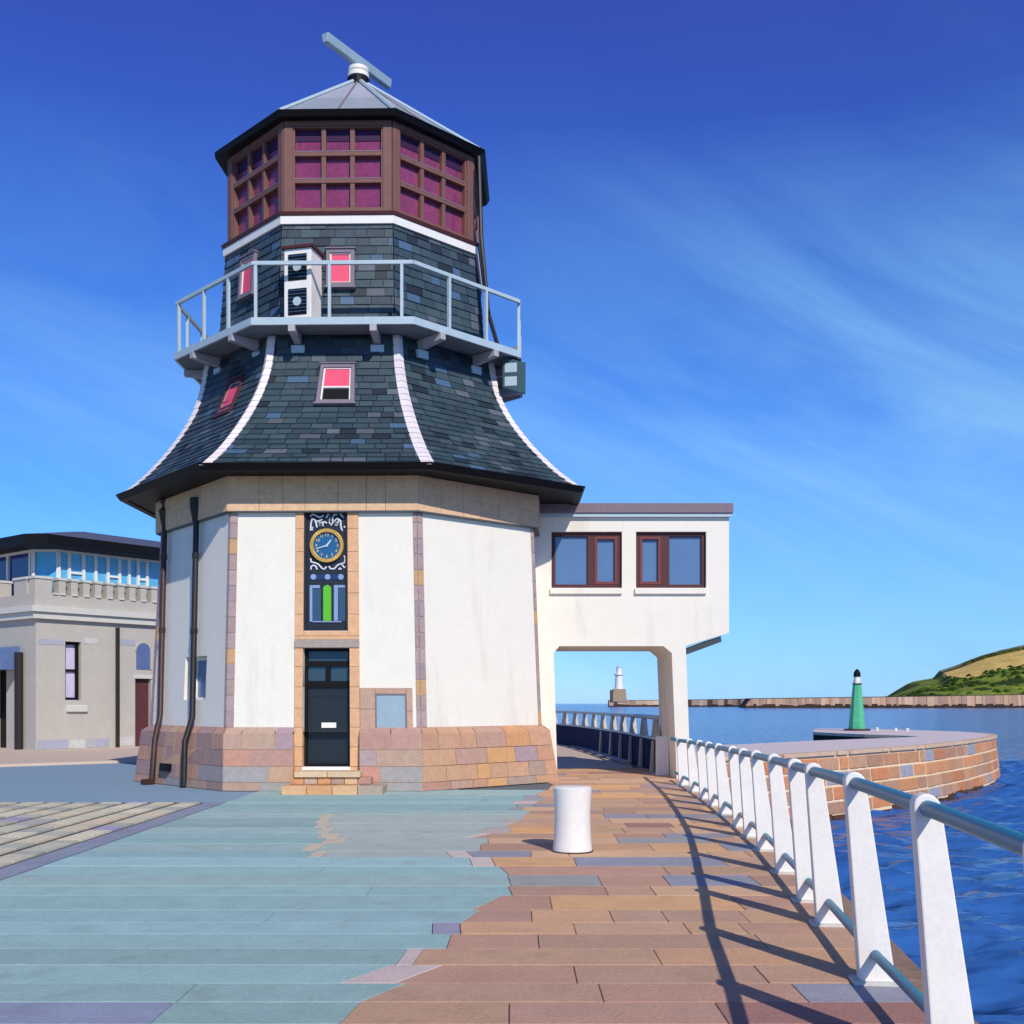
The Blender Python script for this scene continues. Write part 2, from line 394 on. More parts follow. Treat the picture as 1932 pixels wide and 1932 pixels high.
# --- door surround in dressed tan stone
ds = MB(); tan = C(220,174,132); tanm = C(206,168,134)
def ub(v): return FRONT.inv(615, v)[1]
aL0, aR1 = FRONT.inv(557, 1200)[0], FRONT.inv(678, 1200)[0]
vs = [957, 998, 1041, 1079, 1119, 1159, 1200]
for v0, v1 in zip(vs, vs[1:]):
    for a0, a1 in ((aL0, clock_h[0]), (clock_h[1], aR1)): FRONT.box(ds, a0, a1, ub(v1)+.001, ub(v0)-.001, -.25, .03, jit(tan, .04))
FRONT.box(ds, clock_h[0]+.0015, clock_h[1]-.0015, ub(1200)+.001, ub(1191), -.25, .03, jit(tan, .04))
FRONT.box(ds, aL0, aR1, ub(1206), ub(1200)-.001, -.25, .03, jit(tan, .03))
FRONT.box(ds, aL0, aR1, ub(1222), ub(1206)-.001, -.25, .055, C(168,154,144))
vs = [1222, 1258, 1296, 1336, 1372, 1409, 1446, 1478]
for v0, v1 in zip(vs, vs[1:]):
    for a0, a1 in ((aL0, door_h[0]), (door_h[1], aR1)): FRONT.box(ds, a0, a1, ub(v1)+.001, ub(v0)-.001, -.3, .032, jit(tan, .04))
FRONT.box(ds, door_h[0]+.001, door_h[1]-.001, ub(1490), ub(1455), -.3, .05, C(200,150,100))
ds.build('door_surround', M['stone'], tower)
# masonry panel right of the door + wall hatch
mp = MB()
ah0, ah1, bh0, bh1 = uvrect(FRONT, 708, 768, 1309, 1378)
a9 = 1-.13/FRONT.W-.002
top = ub(1298)
for (a0, a1, b0, b1) in ((aR1+.002, ah0, bh0+.002, (bh0+top)/2), (aR1+.002, ah0, (bh0+top)/2+.002, top), (ah0, ah1, bh1, top), (ah1, a9, bh0, (bh0+top)/2-.01), (ah1, a9, (bh0+top)/2-.008, top)):
    FRONT.box(mp, a0+.001, a1-.001, b0, b1, -.2, .028, jit(C(192,158,136), .05))
mp.build('masonry_panel', M['stone'], tower)
hp = MB(); FRONT.box(hp, ah0+.002, ah1-.002, bh0+.002, bh1-.002, -.15, .006)
hatch = hp.build('wall_hatch', M['metal'], tower, bevel=.004)
hf = MB(); FRONT.ring(hf, ah0+.001, ah1-.001, bh0+.001, bh1-.001, .006, .005, -.12, .018); hf.build('hatch_frame', M['grey_frame'], hatch)
# --- door
dm = MB(); a0, a1 = door_h[0], door_h[1]; d0 = ub(1446)
FRONT.box(dm, a0+.014, a1-.014, d0+.005, ub(1295), -.30, -.20)
door = dm.build('door', M['door'], tower, bevel=.006)
tr = MB()
FRONT.ring(tr, a0+.0005, a1-.0005, d0, door_h[3]-.0005, .014, .012, -.28, -.14)
FRONT.box(tr, a0+.0145, a1-.0145, ub(1256), ub(1246), -.28, -.15)
FRONT.box(tr, a0+.0145, a1-.0145, ub(1296), ub(1284), -.28, -.15)
am = (a0+a1)/2
FRONT.box(tr, am-.012, am+.012, ub(1284), ub(1256), -.28, -.16)
tr.build('door_frame', M['black'], door)
pn = MB()
for (x0, x1, y0, y1) in ((a0+.0145, a1-.0145, ub(1246), door_h[3]-.012), (a0+.0145, am-.012, ub(1284), ub(1256)), (am+.012, a1-.0145, ub(1284), ub(1256))):
    FRONT.box(pn, x0, x1, y0, y1, -.27, -.21)
pn.build('pane', M['glass_dark'], door)
mo = MB(); FRONT.ring(mo, a0+.03, a1-.03, d0+.02, ub(1312), .006, .005, -.21, -.19); mo.build('door_moulding', M['door'], door)
lb = MB(); FRONT.ubox(lb, 603, 631, 1363, 1373, -.21, -.175); lb.build('letterbox', M['white_metal'], door, bevel=.004)
th = MB(); FRONT.box(th, a0-.0, a1+.0, ub(1453), ub(1446.5), -.3, .06); th.build('threshold', M['white_metal'], tower)
# --- doorsteps
y_f = CY-4.38
st = MB()
def px(u, y): return (u-PX)*y/F
def step(mb, u0, u1, yf, yb, z0, z1, cols):
    n = len(cols); 
    for i, c in enumerate(cols):
        mb.box(px(lerp(u0,u1,i/n),yf)+.004, px(lerp(u0,u1,(i+1)/n),yf)-.004, yf, yb, z0, z1, c)
step(st, 554, 680, 19.88, 20.6, .275, .375, [C(214,192,156), C(206,186,152)])
step(st, 548, 700, 19.93, 20.6, .15, .27, [C(200,150,110), C(190,168,150), C(206,156,110), C(176,150,136), C(210,180,140), C(184,140,124)])
step(st, 530, 722, 19.5, 20.6, -.02, .145, [C(214,172,128), C(206,158,112), C(216,176,132), C(176,160,142)])
st.build('doorstep', M['stone'], tower, bevel=.012)
# --- left-face window and downpipes
lwm = MB(); LEFT.ring(lwm, lw[0]+.001, lw[1]-.001, lw[2]+.001, lw[3]-.001, .02, .012, -.3, -.2); w_ = lwm.build('side_window', M['white_metal'], tower)
lwp = MB(); LEFT.box(lwp, lw[0]+.02, lw[1]-.02, lw[2]+.012, lw[3]-.012, -.29, -.25); lwp.build('pane', M['glass'], w_)
PLL = faces(plbot, pltop, 0)
def pipe(u_top, v_top, u_mid, v_mid, u_lo, v_lo, u_b, v_b, mt, shoe):
    d = MB()
    a1, b1 = LEFT.inv(u_top, v_top); a2, b2 = LEFT.inv(u_mid, v_mid)
    a3, b3 = PLL.inv(u_lo, v_lo); a4, b4 = PLL.inv(u_b, v_b)
    pts = [LEFT.p(a1, b1, .12), LEFT.p(a2, b2, .12), PLL.p(a3, b3, .12), PLL.p(a4, max(b4, .02), .12)]
    d.tube(pts, .058, 12)
    hop = MB(); hop.tube([LEFT.p(a1, b1+.02, .14), LEFT.p(a1, b1-.03, .14), LEFT.p(a1, b1-.10, .12)], [.12, .11, .062], 8)
    o = d.build('downpipe', mt, tower, smooth=True)
    hop.build('hopper', mt, o)
    for t in (.25, .6):
        br = MB(); p = pts[0].lerp(pts[1], t); br.tube([p-V((0,0,.05)), p+V((0,0,.05))], .072, 10)
        br.build('pipe_collar', mt, o)
    if shoe:
        s = MB(); s.tube([pts[3], pts[3]+V((-.12,-.14,-.03))], [.08, .11], 10); s.build('pipe_shoe', mt, o)
        j = MB(); PLL.ubox(j, 310, 323, 1440, 1456, 0, .1); j.build('junction_box', M['black'], tower)
pipe(322, 955, 313, 1350, 303, 1395, 297, 1478, M['dark_iron'], True)
pipe(382, 950, 374, 1355, 360, 1400, 357, 1486, M['dark_iron2'], False)
# --- flared slate roof
PROF = [(4.73,5.86),(4.55,6.00),(4.17,6.36),(3.71,6.93),(3.33,7.53),(3.11,8.09),(2.99,8.75)]
EDX, EDY = [.06,-.12,.06,.08]+Z8, [.2,0,0,-.5]+Z8
def rring(a, z):
    k = max(0, min(1, (8.2-z)/2.3)); return corners(a, z, [d*k for d in EDX], [d*k for d in EDY])
# arc-length resample of the profile (smoothed)
def catmull(P, n=12):
    out = []
    for i in range(len(P)-1):
        p0, p1, p2, p3 = P[max(i-1,0)], P[i], P[i+1], P[min(i+2,len(P)-1)]
        for k in range(n):
            t = k/n
            out.append(tuple(.5*(2*p1[j]+(p2[j]-p0[j])*t+(2*p0[j]-5*p1[j]+4*p2[j]-p3[j])*t*t+(3*p1[j]-p0[j]-3*p2[j]+p3[j])*t**3) for j in (0,1)))
    return out+[P[-1]]
CP = catmull(PROF)
def resample(P, step):
    out = [P[0]]; acc = 0
    for a, b in zip(P, P[1:]):
        L = math.dist(a, b); 
        while acc+L >= step:
            t = (step-acc)/L; a = (lerp(a[0],b[0],t), lerp(a[1],b[1],t)); out.append(a); L = math.dist(a, b); acc = 0
        acc += L
    out.append(P[-1]); return out
SL = [C(59,78,86),C(54,73,81),C(63,81,87),C(57,72,81),C(65,82,87),C(51,68,77)]
def slate_col():
    r = random.random()
    if r < .82: return jit(random.choice(SL), .12)
    if r < .89: return jit(C(90,98,106), .14)
    if r < .96: return jit(C(36,46,54), .14)
    return jit(C(74,100,126), .12)
def slate_face(mb, lo, hi, k, w=.3):
    P = faces(lo, hi, k); off = random.uniform(0, w)
    x = -off
    while x < P.W:
        x1 = x+w*random.uniform(.7, 1.35)
        a0, a1 = max(0, x/P.W), min(1, x1/P.W)
        if a1 > a0 and x1 > 0:
            c = slate_col(); n = random.uniform(.016, .028)
            p = [P.p(a0+.002,-.12,n), P.p(a1-.002,-.12,n), P.p(a1-.002,1.05,0), P.p(a0+.002,1.05,0)]
            mb.face(p, c)
            mb.face([P.p(a0+.002,-.12,-.01), P.p(a1-.002,-.12,-.01), p[1], p[0]], tuple(v*.8 for v in c))
        x = x1
roof = MB(); core = MB()
prof = resample(CP, .155)
rings = [rring(a, z) for a, z in prof]
rings2 = [rring(a-.02, z) for a, z in prof]
for i in range(len(prof)-1):
    for k in range(8):
        slate_face(roof, rings[i], rings[i+1], k, .32)
        P = faces(rings2[i], rings2[i+1], k); core.face([P.p(0,0), P.p(1,0), P.p(1,1), P.p(0,1)])
slate_roof = roof.build('slate_roof', M['slate'], tower, fixn=False)
core.build('roof_deck', M['black'], slate_roof, fixn=False)
# lead hips with visible lap joints
def hip(mb, rings, k, w0, w1, step=2, hi=.035):
    n = len(rings)-1
    i = 0
    while i < n:
        j = min(i+step, n)
        def edge(idx, raise_):
            t = idx/n; w = lerp(w0, w1, t); p = rings[idx][k]; l = rings[idx][k-1]; r = rings[idx][(k+1) % 8]
            out = (p-V((CX, CY, p.z))).normalized()
            return [p+(l-p).normalized()*w/2+out*raise_*.7, p+out*(raise_+.02), p+(r-p).normalized()*w/2+out*raise_*.7]
        c = jit(C(232,222,220), .05); 
        if j == n: c = C(196,186,206)
        for m in range(i, j):
            A, B = edge(m, hi+(.012 if m == i else .006)), edge(m+1, hi)
            for s in (0, 1): mb.face([A[s], A[s+1], B[s+1], B[s]], c)
            if m == i:
                D = edge(m, .0)
                for s in (0, 1): mb.face([D[s], D[s+1], A[s+1], A[s]], C(90,86,90))
            for s in (0, 2):
                d0, d1 = edge(m, -.02)[s], edge(m+1, -.02)[s]; mb.face([d0, A[s], B[s], d1], c)
        i = j
for k in range(8):
    h_ = MB(); hip(h_, rings, k, .27, .20, 1); h_.build('hip_flashing', M['lead'], slate_roof, fixn=False)
# eaves gutter + soffit
gt = MB()
def band(mb, lo, hi, d=.12):           # mitred ring of boxes between two octagons, thickness inwards
    for k in range(8):
        cen = V((CX, CY, 0))
        def inn(p): 
            o = V((p.x-CX, p.y-CY, 0)); return p-o.normalized()*d
        a, b, c2, e = lo[k], lo[(k+1) % 8], hi[(k+1) % 8], hi[k]
        mb.hexa([inn(a), inn(b), b, a], [inn(e), inn(c2), c2, e])
gx = ([.06,-.13,.07,.10]+Z8, EDY)
band(gt, corners(4.72, 5.78, *gx), corners(4.80, 5.90, *gx), .16)
gt.build('eaves_gutter', M['black'], tower)
sf = MB(); A = corners(4.66, 5.80, *gx); B = corners(3.7, 5.81)
for k in range(8): sf.face([A[k], A[(k+1) % 8], B[(k+1) % 8], B[k]])
sf.build('eaves_soffit', M['black'], tower)
# --- windows on the slate
def slate_window(P, u0, u1, v0, v1, blind, kind, name='roof_window', proud=.16, low=0.0, centred=False):
    if centred:
        a_, b_ = P.inv(u0, v0); a0, a1, b0, b1 = a_-u1/P.W, a_+u1/P.W, b_-v1/P.H, b_+v1/P.H
    else: a0, a1, b0, b1 = uvrect(P, u0, u1, v0, v1)
    fw, fh = .075/P.W, .075/P.H
    f = MB(); P.ring(f, a0, a1, b0, b1, fw, fh, -.1, proud)
    P.box(f, a0-.01, a1+.01, b1, b1+.03/P.H, -.1, proud+.03); P.box(f, a0-.01, a1+.01, b0-.04/P.H, b0, -.1, proud+.03)
    o = f.build(name, kind, tower, bevel=.006)
    wt = MB(); P.ring(wt, a0+fw, a1-fw, b0+fh, b1-fh, .028/P.W, .02/P.H, -.05, proud-.03); wt.build('sash', M['white_metal'], o)
    p = MB(); bm_ = lerp(b0+fh, b1-fh, low)
    P.box(p, a0+fw+.028/P.W, a1-fw-.028/P.W, bm_+.002, b1-fh-.02/P.H, -.05, proud-.05); p.build('blind', blind, o)
    if low:
        d = MB(); P.box(d, a0+fw+.028/P.W, a1-fw-.028/P.W, b0+fh+.02/P.H, bm_-.03/P.H, -.05, proud-.07); d.build('pane', M['black'], o)
        e = MB(); P.box(e, a0+fw+.028/P.W, a1-fw-.028/P.W, bm_-.03/P.H, bm_+.002, -.05, proud-.02); e.build('meeting_rail', M['white_metal'], o)
rmid, rup = rring(3.60, 7.05), rring(3.06, 8.35)
slate_window(faces(rmid, rup, 1), 606, 669, 690, 762, M['blind'], M['grey_frame'], low=.42, proud=.05)
slate_window(faces(rmid, rup, 0), 430, .32, 747, .42, M['blind'], M['brown_dark'], proud=-.02, centred=True)
# --- upper drum in slate
dpr = resample([(2.80,8.78),(2.72,9.9),(2.64,11.12)], .17)
drr = [corners(a, z) for a, z in dpr]; drr2 = [corners(a-.02, z) for a, z in dpr]
drum = MB(); dc = MB()
for i in range(len(dpr)-1):
    for k in range(8):
        slate_face(drum, drr[i], drr[i+1], k, .3)
        P = faces(drr2[i], drr2[i+1], k); dc.face([P.p(0,0), P.p(1,0), P.p(1,1), P.p(0,1)])
dwall = drum.build('slate_drum', M['slate'], tower, fixn=False)
dc.build('drum_backing', M['black'], dwall, fixn=False)
DR = [faces(drr[0], drr[-1], k) for k in range(8)]
slate_window(DR[1], 617, 670, 474, 543, M['blind'], M['grey_frame'], name='drum_window', proud=.1)
slate_window(DR[0], 471, .29, 523, .42, M['blind'], M['grey_frame'], name='drum_window', proud=.09, centred=True)
bd = MB(); band(bd, corners(2.70, 11.06), corners(2.70, 11.22), .15); bd.build('white_band', M['white_metal'], tower)
bs_ = MB(); band(bs_, corners(2.72, 11.225), corners(2.74, 11.29), .2); bs_.build('lantern_sill', M['brown_dark'], tower)
# --- glazed lantern
l0, l1 = corners(2.60, 11.29), corners(2.60, 13.14)
for k in range(8):
    P = faces(l0, l1, k); f = MB()
    W, Hh = P.W, P.H
    P.ring(f, 0.004, .996, 0, 1, .17/W, .10/Hh, -.14, .02)
    A0, A1, B0, B1 = .17/W, 1-.17/W, .10/Hh, 1-.10/Hh
    P.ring(f, A0, A1, B0, B1, .05/W, .035/Hh, -.14, -.01)
    A0 += .05/W; A1 -= .05/W; B0 += .035/Hh; B1 -= .035/Hh
    for t in (1/3, 2/3):
        m = lerp(A0, A1, t); P.box(f, m-.045/W, m+.045/W, B0, B1, -.14, -.02)
    o = f.build('lantern_window', M['brown'], tower, bevel=.006)
    t_ = MB()
    for t in (.34, .68):
        m = lerp(B0, B1, t); P.box(t_, A0, A1, m-.05/Hh, m+.03/Hh, -.13, -.004)
    t_.build('transom', M['brown'], o)
    g_ = MB()
    for t in (.34, .68):
        m = lerp(B0, B1, t); P.box(g_, A0, A1, m+.03/Hh, m+.045/Hh, -.1, .002)
    g_.build('glazing_bead', M['grey_frame'], o)
    p = MB(); P.box(p, A0-.01, A1+.01, B0-.01, B1+.01, -.2, -.12); p.build('pane', M['magenta'], o)
    bl = MB(); P.box(bl, A0, A1, lerp(B0, B1, .86), B1, -.125, -.105); bl.build('top_strip', mat('dark_strip', C(58,30,66), .6, .2) if k == 0 else bpy.data.materials['dark_strip'], o)  # dark purple strip across the top of the panes
lc = MB(); band(lc, corners(2.46, 11.3), corners(2.46, 13.1), .3); lc.build('lantern_lining', M['black'], tower)
fa = MB(); band(fa, corners(2.80, 13.13, [-.06,.06,0,-.04]+Z8), corners(2.86, 13.24, [0,.06,0,0]+Z8), .6); fa.build('lantern_fascia', M['black'], tower)
# --- cap roof
cp_ = MB(); A = corners(2.74, 13.245); B = corners(.22, 15.22); ap = [A[k].lerp(B[k], .45) for k in range(8)]
for k in range(8):
    k2 = (k+1) % 8
    for lo, hi, c in ((A, ap, C(150,158,166)), (ap, B, C(170,172,184))):
        for s0, s1 in ((0, .5), (.5, 1)):
            cp_.face([lo[k].lerp(lo[k2], s0), lo[k].lerp(lo[k2], s1), hi[k].lerp(hi[k2], s1), hi[k].lerp(hi[k2], s0)], jit(c, .05))
cap = cp_.build('cap_roof', M['cap'], tower, fixn=False)
hb = MB()
for k in range(8): hb.tube([A[k]+V((0,0,.03)), B[k]+V((0,0,.03))], .045, 6)
hb.build('cap_rib', M['pale_metal'], cap)
sm_ = MB()
for k in range(8):
    k2 = (k+1) % 8; sm_.tube([A[k].lerp(A[k2], .5)+V((0,0,.01)), B[k].lerp(B[k2], .5)+V((0,0,.01))], .022, 6)
sm_.build('cap_seam', M['lead'] if False else M['grey_frame'], cap)
nk = MB(); nk.lathe(CX, CY, [(.25,15.18),(.25,15.40)], 16); nk.build('cap_collar', M['black'], tower)
# --- gallery
gal_t, gal_b = corners(3.62, 8.90, [0,.03,.12,0]+Z8), corners(3.62, 8.76, [0,.03,.12,0]+Z8)
inn = corners(2.60, 8.83)
fl = MB()
for k in range(8):
    k2 = (k+1) % 8
    fl.hexa([gal_b[k].lerp(V((CX,CY,8.76)),.02), gal_b[k2].lerp(V((CX,CY,8.76)),.02), inn[k2]-V((0,0,.05)), inn[k]-V((0,0,.05))],
            [gal_b[k].lerp(V((CX,CY,8.76)),.02)+V((0,0,.1)), gal_b[k2].lerp(V((CX,CY,8.76)),.02)+V((0,0,.1)), inn[k2]+V((0,0,.03)), inn[k]+V((0,0,.03))])
fl.build('gallery_floor', M['soffit'], tower)
gb = MB(); band(gb, gal_b, gal_t, .06); gb.build('gallery_edge', M['pale_metal'], tower)
gr_t = corners(3.57, 9.94, [0,.03,.12,0]+Z8)
def gp(k, s, z): 
    p = gr_t[k].lerp(gr_t[(k+1) % 8], s); return V((p.x, p.y, z))
rl = MB()
for k in range(8): 
    a, b = gr_t[k], gr_t[(k+1) % 8]; t = (b-a).normalized(); nrm = V((t.y, -t.x, 0))*.03
    rl.hexa([a-nrm+V((0,0,-.035)), b-nrm+V((0,0,-.035)), b+nrm+V((0,0,-.035)), a+nrm+V((0,0,-.035))],
            [a-nrm+V((0,0,.035)), b-nrm+V((0,0,.035)), b+nrm+V((0,0,.035)), a+nrm+V((0,0,.035))])
rl.build('gallery_handrail', M['pale_metal'], tower)
for k, ss in {0:(.03,.38,.70), 1:(.02,.48,.93), 2:(.32,.67), 3:(.03,.36,.7), 4:(.02,.36,.7), 5:(.02,.36,.7), 6:(.02,.36,.7), 7:(.02,.4,.75)}.items():
    for s in ss:
        b = MB(); p = gp(k, s, 8.86); t = (gr_t[(k+1)%8]-gr_t[k]).normalized(); nn = V((t.y,-t.x,0))
        b.prism([p+t*.028+nn*.03, p-t*.028+nn*.03, p-t*.028-nn*.03, p+t*.028-nn*.03], (0,0,1.05)); b.build('gallery_post', M['pale_metal'], tower)
# brackets beneath
for k in range(8):
    for s in (.25, .75):
        o_ = gal_b[k].lerp(gal_b[(k+1)%8], s); t = (gal_b[(k+1)%8]-gal_b[k]).normalized(); nn = V((t.y,-t.x,0))
        if nn.dot(o_-V((CX,CY,o_.z))) < 0: nn = -nn
        a = o_+V((0,0,-.005))+nn*.01; e = o_-nn*.75+V((0,0,-.005))
        b = MB(); w = t*.065
        b.hexa([a-w+V((0,0,-.12)), a+w+V((0,0,-.12)), e+w+V((0,0,-.2)), e-w+V((0,0,-.2))], [a-w, a+w, e+w, e-w]); 
        br = b.build('gallery_bracket', M['bracket'], tower)
        f2 = MB(); w = t*.13; f0 = o_-nn*.56+V((0,0,-.21)); 
        f2.hexa([f0-w+V((0,0,-.16)), f0+w+V((0,0,-.16)), f0+w-nn*.15+V((0,0,-.16)), f0-w-nn*.15+V((0,0,-.16))], [f0-w, f0+w, f0+w-nn*.15, f0-w-nn*.15]); f2.build('bracket_foot', M['pale_metal'], br)
# dark conduit down the right side
cd = MB(); cd.tube([at(904,296,23.3), at(908,450,23.2), at(921,590,23.0), at(940,655,22.9)], .045, 8); cd.build('conduit', M['dark_iron2'], tower, smooth=True)
# ------------------------------------------------------------------ clock panel (hangs in the recess above the door)
ck0, ck1, cb0, cb1 = clock_h
ck = empty('clock_panel', FRONT.p((ck0+ck1)/2, cb0, -.1), 'tall dark navy clock panel with white scrollwork and lime green bar above the tower door', 'clock')
m = MB(); FRONT.box(m, ck0+.001, ck1-.001, cb0+.001, cb1-.0, -.2, -.06); m.build('backboard', M['navy'], ck)
m = MB(); FRONT.ring(m, ck0+.001, ck1-.001, cb0+.001, cb1-.001, .012, .006, -.06, -.01); m.build('panel_frame', M['navy'], ck)
def zc(x, y, n=-.045):                     # positions read from an enlarged view of the clock
    a, b = FRONT.inv(556.4+x*.136, 942.8+y*.136); return FRONT.p(a, b, n)
orn = MB()
orn2 = MB()
for pl_ in ([(205,225),(240,195),(290,215),(340,240),(395,210)], [(210,425),(215,330),(235,255),(270,275),(290,330),(300,380)], [(205,380),(240,415),(240,370)],
   [(280,300),(330,290),(375,270),(370,310),(330,320),(340,360)], [(380,360),(385,310),(400,300),(440,320)],
   [(430,250),(450,200),(475,200),(480,250),(465,310),(500,350),(520,300),(515,250),(540,200),(580,200)], [(625,190),(670,240)],
   [(600,290),(575,320),(595,335),(610,290),(580,250),(545,290),(550,345),(585,350)], [(585,255),(630,290),(630,350),(640,400),(655,425)], [(680,360),(685,385)],
   [(210,810),(220,860),(270,870),(320,890),(370,950),(400,960),(435,925)], [(215,965),(220,920),(250,905),(285,920),(300,965)],
   [(465,920),(490,955),(540,955),(590,900),(640,885),(680,870),(690,820),(680,770)], [(650,900),(680,940),(700,920)], [(600,965),(620,945),(640,965)]):
    (orn if pl_[0][1] < 600 else orn2).tube([zc(x, y) for x, y in pl_], .0165, 6)
orn.build('scrollwork', M['ornament'], ck, smooth=True)
orn2.build('scrollwork', M['ornament'], ck, smooth=True)
def disc(mb, x, y, r, n0, n1, k=32, ri=0):
    P0 = [zc(x+r*math.cos(2*math.pi*i/k), y+r*math.sin(2*math.pi*i/k), n1) for i in range(k)]
    if not ri: mb.prism(P0, FRONT.n*(n0-n1))
    else:
        P1 = [zc(x+ri*math.cos(2*math.pi*i/k), y+ri*math.sin(2*math.pi*i/k), n1) for i in range(k)]
        d = FRONT.n*(n0-n1)
        for i in range(k):
            j = (i+1) % k; mb.hexa([P0[i]+d, P0[j]+d, P1[j]+d, P1[i]+d], [P0[i], P0[j], P1[j], P1[i]])
m = MB(); disc(m, 440, 635, 195, -.06, -.03); cf = m.build('clock_face', M['clock_blue'], ck)
m = MB(); disc(m, 440, 635, 235, -.06, .015, 36, 186); m.build('bezel', M['gold'], cf, bevel=.006)
m = MB(); m.tube([zc(440,635,-.012), zc(500,555,-.012)], [.018,.012], 6); m.tube([zc(440,635,-.016), zc(285,680,-.016)], [.014,.008], 6); disc(m, 440, 635, 16, -.03, -.005, 12); m.build('clock_hand', M['ornament'], cf)
# numerals
num = MB(); e1 = (zc(500,635,0)-zc(400,635,0)).normalized(); e2 = (zc(440,600,0)-zc(440,700,0)).normalized()
for h in range(1, 13):
    cu = bpy.data.curves.new('n', 'FONT'); cu.body = str(h); cu.size = .075; cu.align_x = 'CENTER'; cu.align_y = 'CENTER'; cu.extrude = .003
    to = bpy.data.objects.new('n', cu); col.objects.link(to); bpy.context.view_layer.update()
    me = to.evaluated_get(bpy.context.evaluated_depsgraph_get()).to_mesh()
    w = math.pi/6*h; c0 = zc(440+148*math.sin(w), 635-148*math.cos(w), -.024)
    num.mesh([c0+e1*v.co.x*1.1+e2*v.co.y+FRONT.n*v.co.z for v in me.vertices], [tuple(p.vertices) for p in me.polygons])
    to.to_mesh_clear() if hasattr(to, 'to_mesh_clear') else None
    bpy.data.objects.remove(to); bpy.data.curves.remove(cu)
num.build('numerals', mat('cream_numeral', C(226,206,140), .5, .3, var=0), cf, fixn=False)
def zbox(mb, x0, x1, y0, y1, n0, n1):
    d = FRONT.n*(n0-n1); mb.prism([zc(x0,y1,n1), zc(x1,y1,n1), zc(x1,y0,n1), zc(x0,y0,n1)], d)
m = MB(); zbox(m, 200, 672, 1030, 1102, -.06, -.05); m.build('blue_band', mat('deep_blue_band', C(28,54,98), .5, .3), ck)
for x in (250, 448, 632):
    m = MB(); disc(m, x, 1066, 40, -.06, -.04, 12); m.build('roundel', M['sky_blue'], ck)
m = MB(); zbox(m, 238, 352, 1226, 1680, -.06, -.05); m.build('blue_pane', M['steel_blue'], ck); m = MB(); zbox(m, 600, 716, 1222, 1680, -.06, -.05); m.build('blue_pane', M['steel_blue'], ck)
m = MB(); zbox(m, 200, 236, 1182, 1690, -.06, -.035); zbox(m, 238, 342, 1182, 1222, -.06, -.035); zbox(m, 536, 592, 1180, 1675, -.06, -.035); zbox(m, 594, 690, 1180, 1215, -.06, -.035); zbox(m, 240, 640, 1682, 1697, -.06, -.035)
m.build('pane_edge', M['sky_blue'], ck)
m = MB(); zbox(m, 388, 498, 1230, 1680, -.06, -.03)
k = 12; m.prism([zc(443+55*math.cos(math.pi*i/k), 1230-50*math.sin(math.pi*i/k), -.03) for i in range(k+1)], FRONT.n*-.03); m.build('green_bar', M['green'], ck)
# ------------------------------------------------------------------ air conditioner on the gallery
ac = empty('air_conditioner', (-4.2, 21.35, 8.95), 'white twin fan air conditioner standing on the tower gallery by the slate drum', 'air conditioner')
AX = V((math.cos(R(-14)), math.sin(R(-14)), 0)); AY = V((-AX.y, AX.x, 0))
ao = V((-4.10, 21.28, 8.86))
def ab(mb, x0, x1, y0, y1, z0, z1):
    q_ = [(x0,y0),(x1,y0),(x1,y1),(x0,y1)]
    mb.hexa([ao+AX*x+AY*y_+V((0,0,z0)) for x, y_ in q_], [ao+AX*x+AY*y_+V((0,0,z1)) for x, y_ in q_])
m = MB(); ab(m, -.28, .28, 0, .5, .1, 1.44); m.build('housing', M['white_metal'], ac, bevel=.012)
m = MB(); ab(m, -.33, .33, -.05, .55, 1.442, 1.49); m.build('cover', M['brown_dark'], ac)
m = MB(); ab(m, -.25, -.15, .05, .45, -.0, .1); ab(m, .15, .25, .05, .45, 0, .1); m.build('foot', M['black'], ac)
for zc_ in (.42, 1.08):
    m = MB(); ab(m, -.19, .19, -.012, .0, zc_-.25, zc_+.25); gr = m.build('fan_grille', M['black'], ac)
    m = MB()
    for i in range(7): 
        zz = zc_-.2+i*.067; ab(m, -.19, .19, -.025, -.013, zz, zz+.018)
    m.build('louvre', M['steel_blue'], gr)
    m = MB(); c0 = ao+AY*-.03+V((0,0,zc_)); k = 16
    m.tube([c0, c0+AY*.018], .085, 16); m.build('fan_hub', M['pale_metal'], gr)
# ------------------------------------------------------------------ cabinet under the gallery
cb = empty('equipment_cabinet', (.02, 23.25, 7.95), 'dark teal cabinet with two pale panels hung beneath right end of the gallery', 'cabinet')
m = MB(); c0 = at(971, 757, 23.2); z0 = 8.02
cabm = mat('dark_teal_paint', C(56,84,88), .5, .4)
m.prism([(-.20,23.02,z0+.12),(.14,22.96,z0),(.28,23.05,z0),(.28,23.5,z0+.1),(-.20,23.5,z0+.2)], (0,0,.64)); m.build('body', cabm, cb, bevel=.01)
for zz in (8.16, 8.44):
    m = MB(); m.hexa([(-.15,23.008,zz),(.1,22.962,zz),(.1,22.99,zz),(-.15,23.04,zz)], [(-.15,23.008,zz+.19),(.1,22.962,zz+.19),(.1,22.99,zz+.19),(-.15,23.04,zz+.19)]); m.build('panel', M['pale_metal'], cb)
m = MB(); m.box(-.1,-.04,23.2,23.26,8.6,8.78); m.box(.1,.16,23.2,23.26,8.6,8.78); m.build('hanger', M['dark_iron2'], cb)
